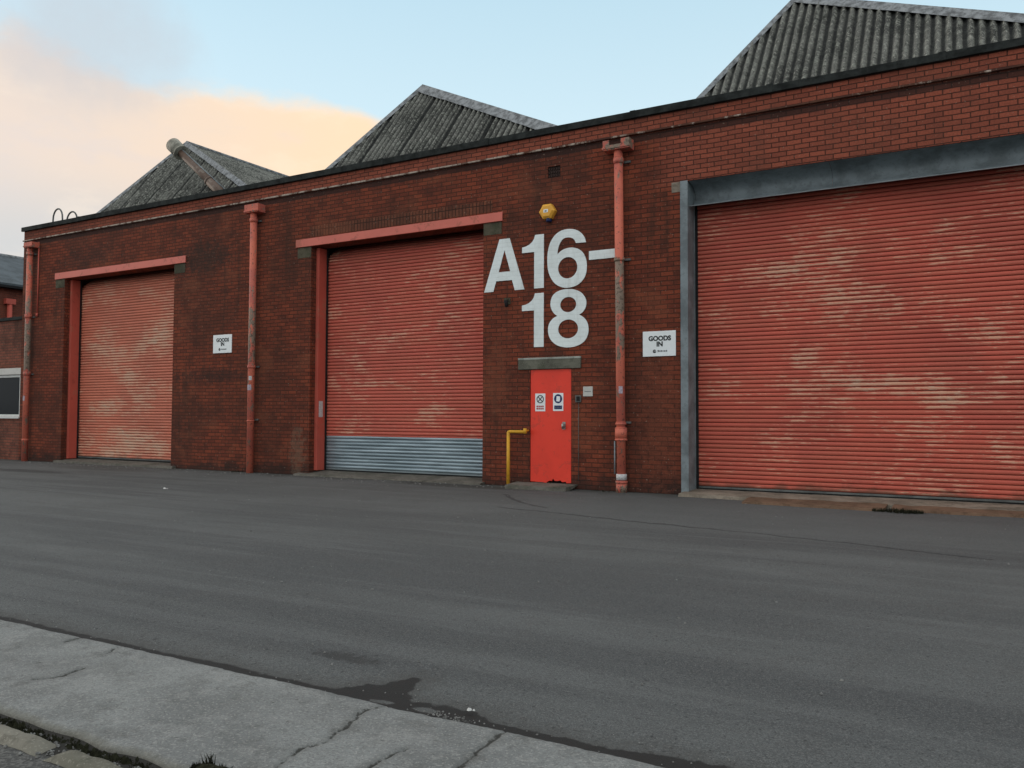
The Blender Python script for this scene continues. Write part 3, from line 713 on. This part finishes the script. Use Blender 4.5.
MB().box(-31.9,-31.7,3.0,30,6.0,6.09).build('gutter',M['black'],sh)
MB().tube([(-36,3.0,7.95),(-36,30,7.95)],.09,8).build('ridge_tile',M['flash'],r_)
mb=MB(); mb.tube([(-31.9,4.6,0),(-31.9,4.6,5.4)],.09,12); dp=mb.build('downpipe',M['coral'],sh)
mb=MB(); mb.box(-31.99,-31.8,4.42,4.78,5.4,5.6); mb.build('hopper',M['coral'],dp)

# ============================================================ GROUND
def seg_d(px,py,a,b):
    ax,ay=a;bx,by=b;dx,dy=bx-ax,by-ay;L=dx*dx+dy*dy
    t=0 if L==0 else max(0,min(1,((px-ax)*dx+(py-ay)*dy)/L)); return math.hypot(px-ax-t*dx,py-ay-t*dy)
def pl_d(px,py,P): return min(seg_d(px,py,P[i],P[i+1]) for i in range(len(P)-1))
def poly_sd(px,py,P):
    ins=False;n=len(P);d=9
    for i in range(n):
        a=P[i];b=P[(i+1)%n];d=min(d,seg_d(px,py,a,b))
        if (a[1]>py)!=(b[1]>py) and px<(b[0]-a[0])*(py-a[1])/(b[1]-a[1])+a[0]: ins=not ins
    return -d if ins else d
GC=[[(-5.9,-3.05),(-5.67,-3.12),(-4.83,-3.28),(-3.88,-3.55),(-2.95,-3.73),(-2.13,-3.88),(-1.09,-4.15),(0,-4.45)],[(-6.78,-1.41),(-5.94,-2.35),(-5.26,-2.86)]]
PUD=[(-2.72,-10.12),(-2.63,-9.98),(-2.56,-9.90),(-2.47,-9.88),(-2.45,-9.79),(-2.40,-9.71),(-2.35,-9.75),(-2.31,-9.91),(-2.23,-9.98),(-2.17,-9.955),(-2.09,-9.95),(-1.95,-9.94),(-1.86,-9.98),(-1.72,-10.04),(-1.6,-10.12)]
ISL=[[(-2.43,-10.06),(-2.35,-10.025),(-2.26,-10.03),(-2.3,-10.08),(-2.39,-10.08)],[(-2.19,-10.045),(-2.14,-10.0),(-2.07,-10.01),(-2.05,-10.06),(-2.13,-10.075)]]
def edge_top(x): return -10.10+.02*noise.noise((x*1.1,5,0))+.012*noise.noise((x*4.3,9,0))+.007*noise.noise((x*17,2,0))+.005*noise.noise((x*41,2,0))
def edge_bot(x): return -11.0+.03*noise.noise((x*1.0,15,0))+.015*noise.noise((x*5,19,0))
def frange(a,b,s):
    n=int(round((b-a)/s)); return [a+(b-a)*i/n for i in range(n)]
xs=[-600,-250,-120,-70,-45,-32]+frange(-28,-7,.12)+frange(-7,1,.025)+frange(1,7,.25)+[7,9,12,18,30,60,120,300,600]
ys=[-500,-200,-90,-50,-30,-20,-16,-14]+frange(-12.6,-11.4,.1)+frange(-11.4,-9.4,.025)+frange(-9.4,-5,.08)+frange(-5,-.8,.035)+frange(-.8,.3,.1)+[.3,1,4,10,22,35,60,120,300,600]
NX,NY=len(xs),len(ys); verts=[]; cr=[]; pu=[]
for y in ys:
    for x in xs:
        near=(-7<=x<1); c=1.0; w=1.0
        if -7.2<x<.5 and -5<y<-.5: jx=.05*noise.noise((x*3,y*3,2)); c=min(pl_d(x+jx,y+jx,P) for P in GC)
        if -10.5<y<-9.2 and near:
            g_=(y-(edge_top(x)+.085+.10*max(0,noise.noise((x*1.6,3,1)))))     # thin wet gutter against the slab
            w=g_
            if -3.2<x<-1.2: w=min(w,poly_sd(x,y,PUD))
            if -2.6<x<-1.9: w=max(w,*[-3*poly_sd(x,y,I) for I in ISL]) if w<0 else w
        elif -10.5<y<-9.2: w=y-(-10.01)
        z=.012*noise.noise((x*.35,y*.35,0)) if -13<y<0 and abs(x)<30 else 0
        z+=.004*noise.noise((x*2,y*2,3))
        if -10.5<y<-9.5: z-=.012*max(0,1-abs(y+9.98)/.15)
        if y<-11.0: z-=.01
        if c<.03: z-=.004
        verts.append((x,y,z)); cr.append(min(c,1)); pu.append(max(-1,min(w,1)))
me=bpy.data.meshes.new('ground'); me.from_pydata(verts,[],[(j*NX+i,j*NX+i+1,(j+1)*NX+i+1,(j+1)*NX+i) for j in range(NY-1) for i in range(NX-1)])
for nm,d in (('crack',cr),('wet',pu)):
    a=me.attributes.new(nm,'FLOAT','POINT'); a.data.foreach_set('value',d)
me.polygons.foreach_set('use_smooth',[True]*len(me.polygons))
ground=bpy.data.objects.new('ground',me); C.objects.link(ground); tag(ground,kind='structure')
g=G('asphalt',.85,spec=.25); x,y,z=g.xyz()
c=g.mix(g.ramp(g.noise(.5,4,.6),.3,.7),(.100,.106,.105),(.083,.088,.087))
st=g.noise(1,5,.6,k=(.09,.75,1),dist=.3); c=g.mix(g.ramp(st,.42,.66,0,.9),c,(.063,.067,.068))
st2=g.noise(1,4,.6,k=(.22,3.0,1),dist=.2); c=g.mix(g.ramp(st2,.5,.7,0,.45),c,(.118,.124,.123))
c=g.mix(g.ramp(g.noise(2.4,5,.65),.5,.75,0,.35),c,(.072,.073,.071))
wp=g.ramp(y,-4.6,-2.6); c=g.mix(g.math('MULTIPLY',wp,g.ramp(x,-8,-2,0,.5)),c,(.098,.106,.106))
v=g.vor(230); agg=g.ramp(v['Distance'],.1,.5); rnd=g.xyz(v['Color'])[0]
c=g.mix(g.ramp(rnd,.72,.95,0,.45),c,(.2,.2,.195)); c=g.mix(g.ramp(rnd,.28,.05,0,.6),c,(.03,.03,.03))
pits=g.noise(34,2,.5); c=g.mix(g.ramp(pits,.74,.80,0,.6),c,(.02,.02,.02)); c=g.mix(g.ramp(g.noise(75,3,.65),.58,.76,0,.3),c,(.045,.046,.046)); c=g.mix(g.ramp(g.noise(60,3,.65),.60,.72,0,.35),c,(.17,.17,.165))
# dust and damp near the buildings
foot=g.math('ADD',y,g.math('MULTIPLY',g.math('SUBTRACT',g.noise(1.6,4),.5),.8)); c=g.mix(g.ramp(foot,-.75,-.1,0,.6),c,(.045,.045,.04))
def blobg(cx,cy,rx,ry,amp=2.0,sc=7):
    a=g.math('POWER',g.math('DIVIDE',g.math('SUBTRACT',x,cx),rx),2.0); b=g.math('POWER',g.math('DIVIDE',g.math('SUBTRACT',y,cy),ry),2.0)
    return g.ramp(g.math('ADD',g.math('ADD',a,b),g.math('MULTIPLY',g.math('SUBTRACT',g.noise(sc,5,.7),.5),amp)),1.3,.2)
c=g.mix(g.math('MULTIPLY',blobg(-2.92,-9.62,.24,.07,2.6,16),.6),c,(.028,.027,.026))
c=g.mix(g.math('MULTIPLY',blobg(-18.6,-2.3,1.6,.35),.75),c,(.03,.031,.031))
c=g.mix(g.math('MULTIPLY',blobg(-17.9,-.9,2.2,.5),.45),c,(.04,.04,.038))
c=g.mix(g.math('MULTIPLY',blobg(-8.3,-.5,1.6,.3),.6),c,(.035,.035,.03))
jn=g.math('MULTIPLY',g.math('SUBTRACT',g.noise(12,6,.75),.5),.075)
wet=g.ramp(g.math('ADD',g.attr('wet'),g.math('MULTIPLY',jn,1.0)),.012,-.004)
c=g.mix(g.math('MULTIPLY',wet,.95),c,(.014,.015,.017))
halo=g.ramp(g.math('ADD',g.attr('wet'),g.math('MULTIPLY',jn,3.0)),.16,0,0,.45); c=g.mix(halo,c,(.05,.047,.042))
ck=g.ramp(g.math('ADD',g.attr('crack'),g.math('MULTIPLY',g.math('SUBTRACT',g.noise(9,3),.5),.03)),.045,.015,0,.55); c=g.mix(ck,c,(.012,.012,.012))
road=g.ramp(y,-11.12,-11.16); c=g.mix(g.ramp(y,-10.93,-11.0),c,(.022,.021,.018)); c=g.mix(road,c,g.mix(g.ramp(g.noise(60,3,.7),.4,.7),(.06,.06,.058),(.13,.128,.12)))
g.set(g.b.inputs['Specular IOR Level'],g.ramp(wet,0,1,.25,.07))
g.out(c,rough=g.ramp(wet,0,1,.88,.62),bump=g.math('ADD',g.math('MULTIPLY',agg,.5),g.noise(60,4,.7)),bs=.45,bd=.005)
me.materials.append(g.m)

# ---- concrete apron
AC=[[(-2.24,-10.04),(-2.27,-10.13),(-2.31,-10.21),(-2.25,-10.41),(-2.22,-10.55),(-2.24,-10.68),(-2.20,-10.83),(-2.22,-11.1)],
    [(-1.66,-10.04),(-1.68,-10.11),(-1.67,-10.28),(-1.65,-10.47),(-1.67,-10.8)],[(-1.9,-10.45),(-1.93,-10.53),(-1.92,-10.66),(-1.94,-10.9)],
    [(-4.07,-10.04),(-4.07,-10.12),(-4.01,-10.24)],[(-4.46,-9.99),(-4.42,-10.14),(-4.41,-10.22)],[(-3.88,-10.46),(-3.85,-10.53),(-3.85,-10.62),(-3.9,-10.68)],
    [(-5.19,-10.0),(-5.21,-10.3),(-5.15,-10.6),(-5.18,-11.1)],[(-7.8,-10),(-7.75,-10.5),(-7.8,-11.1)]]
axs=frange(-30,-6.5,.15)+frange(-6.5,.5,.014)+frange(.5,12,.15)+[12]; nt=72
verts=[]; cr=[]; ed=[]
for x in axs:
    a,b=edge_top(x),edge_bot(x)
    row=[]
    for j in range(nt+1):
        y=a+(b-a)*j/nt; c_=1.0
        if -8<x<0: jx=.018*noise.noise((x*14,y*14,2))+.008*noise.noise((x*45,y*45,5)); c_=min(pl_d(x+jx,y+jx*.5,P) for P in AC)
        z=.016+.012*noise.noise((x*.35,y*.35,0))+.003*noise.noise((x*3,y*3,7))
        e=min(y-b,a-y)
        if e<.03: z-=.010*(1-e/.03)
        # the last slabs sit slightly out of level
        z+=.004*math.sin(x*1.3)
        if c_<.012: z-=.009*(1-c_/.012)
        verts.append((x,y,z)); cr.append(min(c_,1)); ed.append(min(1,y-b))
    verts.append((x,b-.004,-.03)); cr.append(1); ed.append(0)
    verts.append((x,a+.004,-.03)); cr.append(1); ed.append(1)
w=nt+3; fs=[]
for i in range(len(axs)-1):
    fs+=[(i*w+j,i*w+j+1,(i+1)*w+j+1,(i+1)*w+j) for j in range(nt)]
    fs+=[(i*w+nt,i*w+nt+1,(i+1)*w+nt+1,(i+1)*w+nt),(i*w+nt+2,i*w,(i+1)*w,(i+1)*w+nt+2)]
me=bpy.data.meshes.new('pavement'); me.from_pydata(verts,[],fs)
for nm,d in (('crack',cr),('kerbside',ed)):
    a=me.attributes.new(nm,'FLOAT','POINT'); a.data.foreach_set('value',d)
me.polygons.foreach_set('use_smooth',[True]*len(me.polygons))
pav=bpy.data.objects.new('pavement',me); C.objects.link(pav); tag(pav,kind='structure')
g=G('worn_concrete',.88,spec=.2); x,y,z=g.xyz()
c=g.mix(g.ramp(g.noise(1.3,5,.6),.3,.7),(.225,.235,.228),(.17,.177,.173))
c=g.mix(g.ramp(g.noise(3,5,.75),.45,.62,0,.6),c,(.14,.145,.14)); c=g.mix(g.ramp(g.noise(7,6,.75),.52,.64,0,.45),c,(.27,.275,.262)); c=g.mix(g.ramp(g.noise(45,4,.75),.5,.62,0,.35),c,(.12,.122,.118))
tw=g.n.new('ShaderNodeTexWave'); tw.inputs['Scale'].default_value=14; tw.inputs['Distortion'].default_value=6; tw.inputs['Detail'].default_value=3; tw.inputs['Detail Scale'].default_value=2
rot=g.n.new('ShaderNodeVectorRotate'); rot.rotation_type='Z_AXIS'; rot.inputs['Angle'].default_value=.9; g.l.new(g.pos,rot.inputs['Vector']); g.l.new(rot.outputs[0],tw.inputs['Vector'])
br=g.math('MULTIPLY',tw.outputs['Fac'],g.ramp(g.noise(2.2,3),.42,.62)); c=g.mix(g.math('MULTIPLY',br,.22),c,(.27,.27,.26))
c=g.mix(g.ramp(g.noise(110,3,.6),.55,.7,0,.55),c,(.10,.10,.098)); c=g.mix(g.ramp(g.noise(85,3,.6),.58,.7,0,.55),c,(.34,.335,.315))
c=g.mix(g.ramp(g.noise(24,3,.6),.80,.86,0,.6),c,(.06,.06,.057))
c=g.mix(g.ramp(g.noise(6,5,.75),.6,.72,0,.3),c,(.09,.088,.08))
jn=g.math('MULTIPLY',g.math('SUBTRACT',g.noise(22,4,.7),.5),.022)
ck=g.ramp(g.math('ADD',g.attr('crack'),jn),.011,.003,0,.9); c=g.mix(ck,c,(.022,.021,.018))
c=g.mix(g.ramp(g.math('ADD',g.attr('crack'),jn),.05,.0,0,.3),c,(.07,.068,.06))
c=g.mix(g.ramp(g.math('ADD',g.attr('kerbside'),g.math('MULTIPLY',jn,2.0)),.05,.0,0,.6),c,(.12,.115,.09))
g.out(c,bump=g.math('ADD',g.math('MULTIPLY',tw.outputs['Fac'],.35),g.noise(75,5,.75)),bs=.6,bd=.006)
me.materials.append(g.m)

# ---- kerb stones beside the pavement, worn and uneven
mb=MB(); x=-12.0
while x<4:
    L=random.uniform(.34,.5); n=10; vs=[]
    y0=-11.165+random.uniform(-.006,.006); y1=-11.062+random.uniform(-.004,.004)
    top=[]; 
    for i in range(n):
        for j in range(5):
            px=x+L*i/(n-1); py=y0+(y1-y0)*j/4
            e=min(i,n-1-i)/1.5; f_=min(j,4-j)/1.0; k=min(1,e,f_)
            ox=.018*noise.noise((px*9,py*9,4)); 
            top.append((px+ox*(1-k),py+.012*noise.noise((px*12,j,8)),-.012+.026*k**.6+.005*noise.noise((px*8,py*8,1))))
    mb.add(top,[(i*5+j,(i+1)*5+j,(i+1)*5+j+1,i*5+j+1) for i in range(n-1) for j in range(4)],True)
    x+=L+random.uniform(.015,.07)
k_=mb.build('kerb',concrete_mat('kerb_concrete',(.19,.18,.15),(.13,.125,.10),.35),None,fix=False); tag(k_,kind='structure')

# ---- moss and small weeds in the joint (nobody could count it)
def tuft_mb(mb,cx,cy,cz,r,h,n,w=.003):
    for i in range(n):
        a=random.uniform(0,6.28); q=r*math.sqrt(random.random()); px,py=cx+q*math.cos(a),cy+q*math.sin(a)
        hh=h*random.uniform(.4,1); b=random.uniform(0,6.28); dx,dy=math.cos(b)*w,math.sin(b)*w; lx,ly=random.uniform(-.5,.5)*hh,random.uniform(-.5,.5)*hh
        mb.add([(px-dx,py-dy,cz),(px+dx,py+dy,cz),(px+lx*.5+dx*.7,py+ly*.5+dy*.7,cz+hh*.6),(px+lx,py+ly,cz+hh)],[(0,1,2,3)])
mb=MB(); x=-8.0
while x<-1.2:
    y=edge_bot(x)-.032+random.uniform(-.02,.02); d_=noise.noise((x*3,1,1))
    for q in range(3):
        r=random.uniform(.006,.016)*(1.2+d_); cx=x+random.uniform(-.01,.01); cy=y+random.uniform(-.014,.014); n=6
        vs=[(cx+r*math.cos(6.283*i/n)*random.uniform(.7,1.2),cy+r*math.sin(6.283*i/n)*random.uniform(.7,1.2),-.02) for i in range(n)]+[(cx+random.uniform(-.3,.3)*r,cy,-.008+r*random.uniform(.3,.9))]
        mb.add(vs,[(i,(i+1)%n,n) for i in range(n)])
    if random.random()<.35+d_*.4: tuft_mb(mb,x,y,-.01,.018,.018,14,.0015)
    x+=.012
def mound(cx,cy,rx,ry,h):
    n=16; vs=[(cx,cy,h)]
    for q in (.45,.8,1.0):
        for i in range(n):
            a=6.283*i/n; k=q*(1+.35*noise.noise((cx+math.cos(a)*2,cy+math.sin(a)*2,q))); vs.append((cx+rx*k*math.cos(a),cy+ry*k*math.sin(a),h*(1-q**2)*(1+.4*noise.noise((a*3,q*5,1)))+(-.004 if q==1 else 0)))
    fs=[(0,1+i,1+(i+1)%n) for i in range(n)]
    for r_i in range(2): fs+=[(1+r_i*n+i,1+(r_i+1)*n+i,1+(r_i+1)*n+(i+1)%n,1+r_i*n+(i+1)%n) for i in range(n)]
    mb.add(vs,fs)
mound(-2.36,-10.96,.14,.055,.035); mound(-2.18,-11.0,.12,.045,.03)
for q in range(9): tuft_mb(mb,-2.46+q*.035+random.uniform(-.01,.01),-10.955+random.uniform(-.02,.02),.012,.022,random.uniform(.012,.035),46,.0016)
tuft_mb(mb,-2.42,-10.93,.01,.02,.05,40,.0018)
m_=mb.build('moss',M['moss'],None,fix=False); tag(m_,'dark moss and fine weeds filling the joint beside the concrete pavement','moss',kind='stuff')
mb=MB()
for cx,cy,r,h,n in ((-1.25,-.83,.1,.05,120),(-1.0,-.86,.16,.06,220),(-.8,-.84,.1,.05,120),(-14.3,-.06,.2,.05,60),(-9.5,-.25,.25,.03,60),(-5.6,-.08,.2,.03,40)): tuft_mb(mb,cx,cy,.0,r,h,n,.006)
tag(mb.build('weeds',M['moss'],None,fix=False),'low green weeds at the foot of the wall and broken kerb','weeds',kind='stuff')
# ---- loose grit
mb=MB()
def stone_(cx,cy,cz,r):
    n=6; a0=random.uniform(0,6); k=[random.uniform(.6,1.2) for _ in range(n)]
    vs=[(cx+r*k[i]*math.cos(a0+6.283*i/n),cy+r*k[i]*math.sin(a0+6.283*i/n),cz) for i in range(n)]+[(cx+r*.5*k[i]*math.cos(a0+6.283*i/n),cy+r*.5*k[i]*math.sin(a0+6.283*i/n),cz+r*.8*k[i]) for i in range(n)]
    mb.add(vs,[(i,(i+1)%n,n+(i+1)%n,n+i) for i in range(n)]+[tuple(range(n,2*n))])
for i in range(1100):
    x=random.uniform(-5.5,-1.5); stone_(x,-11.03-abs(random.gauss(0,.08)),-.010,random.uniform(.002,.009))
for i in range(260): stone_(random.uniform(-6,0),-9.97+random.gauss(0,.12),-.004,random.uniform(.0015,.005))
for i in range(90): stone_(random.gauss(-1.95,.09),-10.10+random.gauss(0,.018),.008,random.uniform(.002,.006))
for i in range(500):
    y=random.uniform(-9.8,-.4); stone_(random.uniform(-16,1),y,.002,random.uniform(.004,.011))
for i in range(300): stone_(random.uniform(-22,-7),-abs(random.gauss(.25,.3))-.1,.002,random.uniform(.006,.02))
tag(mb.build('gravel',M['stone'],None,fix=False),'loose grey grit scattered over the asphalt and in the kerb joint','gravel',kind='stuff')
for (x,y,r,lab) in ((-12.09,-3.68,.03,'tiny white scrap lying alone far out on the asphalt'),(-1.93,-9.975,.013,'small pale stone in the wet gutter by the slab joint')):
    mb=MB(); stone_(x,y,.004,r); stone_(x+r*1.3,y+r*.4,.004,r*.5)
    tag(mb.build('scrap',M['paper'],None,loc=(x,y,0)),lab,'litter' if r>.02 else 'stone')

# ============================================================ WORLD, SUN, CAMERA
w=bpy.data.worlds.new('World'); bpy.context.scene.world=w; w.use_nodes=True
t=w.node_tree; N_=t.nodes; L_=t.links; bg=N_['Background']
SUN_EL,SUN_AZ=R(9),R(-95)
sk=N_.new('ShaderNodeTexSky'); sk.sky_type='NISHITA'; sk.sun_disc=False; sk.sun_elevation=SUN_EL; sk.sun_rotation=SUN_AZ; sk.air_density=1.0; sk.dust_density=1.0; sk.ozone_density=1.5
class WG(G):
    gain=1.0
    def __init__(s): s.t=t; s.n=N_; s.l=L_; s.pos=None
g=WG(); tc=N_.new('ShaderNodeTexCoord').outputs['Generated']; g.pos=tc
x,y,z=g.xyz(tc); az=g.math('ARCTAN2',x,y); el=g.math('ARCSINE',z)
# high thin haze over the clear sky
K=9.0
col=g.mix(.72,sk.outputs[0],(.59*K,.86*K,1.01*K))
low=g.ramp(el,.62,.12,0,.55); col=g.mix(low,col,(.90*K,1.02*K,1.04*K))
# cloud bank
cn=g.noise(3.2,6,.58,k=(1,1,2.0)); cn2=g.noise(1.4,4,.5)
hgt=g.math('ADD',g.ramp(az,-.25,-.85,.215,.355),g.ramp(az,-.84,-1.06,0,.03))
edge=g.math('SUBTRACT',g.math('ADD',hgt,g.math('MULTIPLY',g.math('SUBTRACT',cn,.5),.16)),el)
mask=g.ramp(edge,-.008,.020,0,.95)
mask=g.math('MULTIPLY',mask,g.ramp(az,-.36,-.66))
mask=g.math('MULTIPLY',mask,g.ramp(az,-2.6,-1.9))
pc=g.mix(g.ramp(az,-1.08,-.62),(.84*K,.70*K,.60*K),(1.05*K,.75*K,.47*K))
pc=g.mix(g.ramp(el,.28,.17,0,.85),pc,g.mix(g.ramp(az,-.78,-.98),(.95*K,.72*K,.55*K),(.60*K,.62*K,.63*K)))
pc=g.mix(g.ramp(cn2,.4,.7,0,.2),pc,(.70*K,.68*K,.72*K))
cd3=g.noise(5.5,7,.62,k=(1,1,2.4)); pc=g.mix(g.ramp(cd3,.50,.68,0,.30),pc,(.70*K,.66*K,.68*K)); pc=g.mix(g.ramp(cd3,.48,.34,0,.22),pc,(1.08*K,.9*K,.7*K))
col=g.mix(mask,col,pc)
# thin cloud over the unseen rest of the dome, brightened to add light
over=g.math('MAXIMUM',g.ramp(el,.50,.85),g.math('MULTIPLY',g.ramp(g.math('ABSOLUTE',az),1.3,1.9),g.ramp(el,.0,.2,.4,1.0)))
oc=g.mix(g.ramp(g.noise(2.2,5,.6),.35,.7),(1.12*K,1.10*K,1.06*K),(.84*K,.87*K,.91*K))
col=g.mix(g.math('MULTIPLY',over,.9),col,oc)
# a smudge of grey cloud at upper left
sm=g.math('ADD',g.math('POWER',g.math('DIVIDE',g.math('ADD',az,.985),.07),2.0),g.math('POWER',g.math('DIVIDE',g.math('SUBTRACT',el,.382),.05),2.0))
sm=g.math('ADD',sm,g.math('MULTIPLY',g.math('SUBTRACT',g.noise(6,6,.65),.5),6.0))
col=g.mix(g.ramp(sm,3.6,-.5,0,.62),col,(.56*K,.58*K,.62*K))
L_.new(col,bg.inputs['Color']); bg.inputs['Strength'].default_value=.12
sl=bpy.data.lights.new('sun','SUN'); sl.energy=.6; sl.angle=R(14); sl.color=(1,.86,.72)
so=bpy.data.objects.new('sun',sl); C.objects.link(so)
dv=Vector((math.sin(SUN_AZ)*math.cos(SUN_EL),math.cos(SUN_AZ)*math.cos(SUN_EL),math.sin(SUN_EL)))
so.rotation_euler=dv.to_track_quat('Z','Y').to_euler(); so.location=(-20,-20,30)

yaw,pitch,roll,ch=0.5191624,0.0386346,0.0038519,1.2590708
f=Vector((-math.sin(yaw)*math.cos(pitch),math.cos(yaw)*math.cos(pitch),math.sin(pitch)))
r0=Vector((math.cos(yaw),math.sin(yaw),0)); u0=r0.cross(f)
r=r0*math.cos(roll)+u0*math.sin(roll); u=-r0*math.sin(roll)+u0*math.cos(roll)
cd=bpy.data.cameras.new('camera'); co=bpy.data.objects.new('camera',cd); C.objects.link(co)
cd.sensor_width=36; cd.lens=828/1024*36; cd.clip_end=3000; cd.clip_start=.05
co.matrix_world=Matrix(((r.x,u.x,-f.x,0),(r.y,u.y,-f.y,-13),(r.z,u.z,-f.z,ch),(0,0,0,1)))
S=bpy.context.scene; S.camera=co
S.view_settings.view_transform='Standard'; S.view_settings.look='None'; S.view_settings.gamma=1; S.view_settings.exposure=0.0
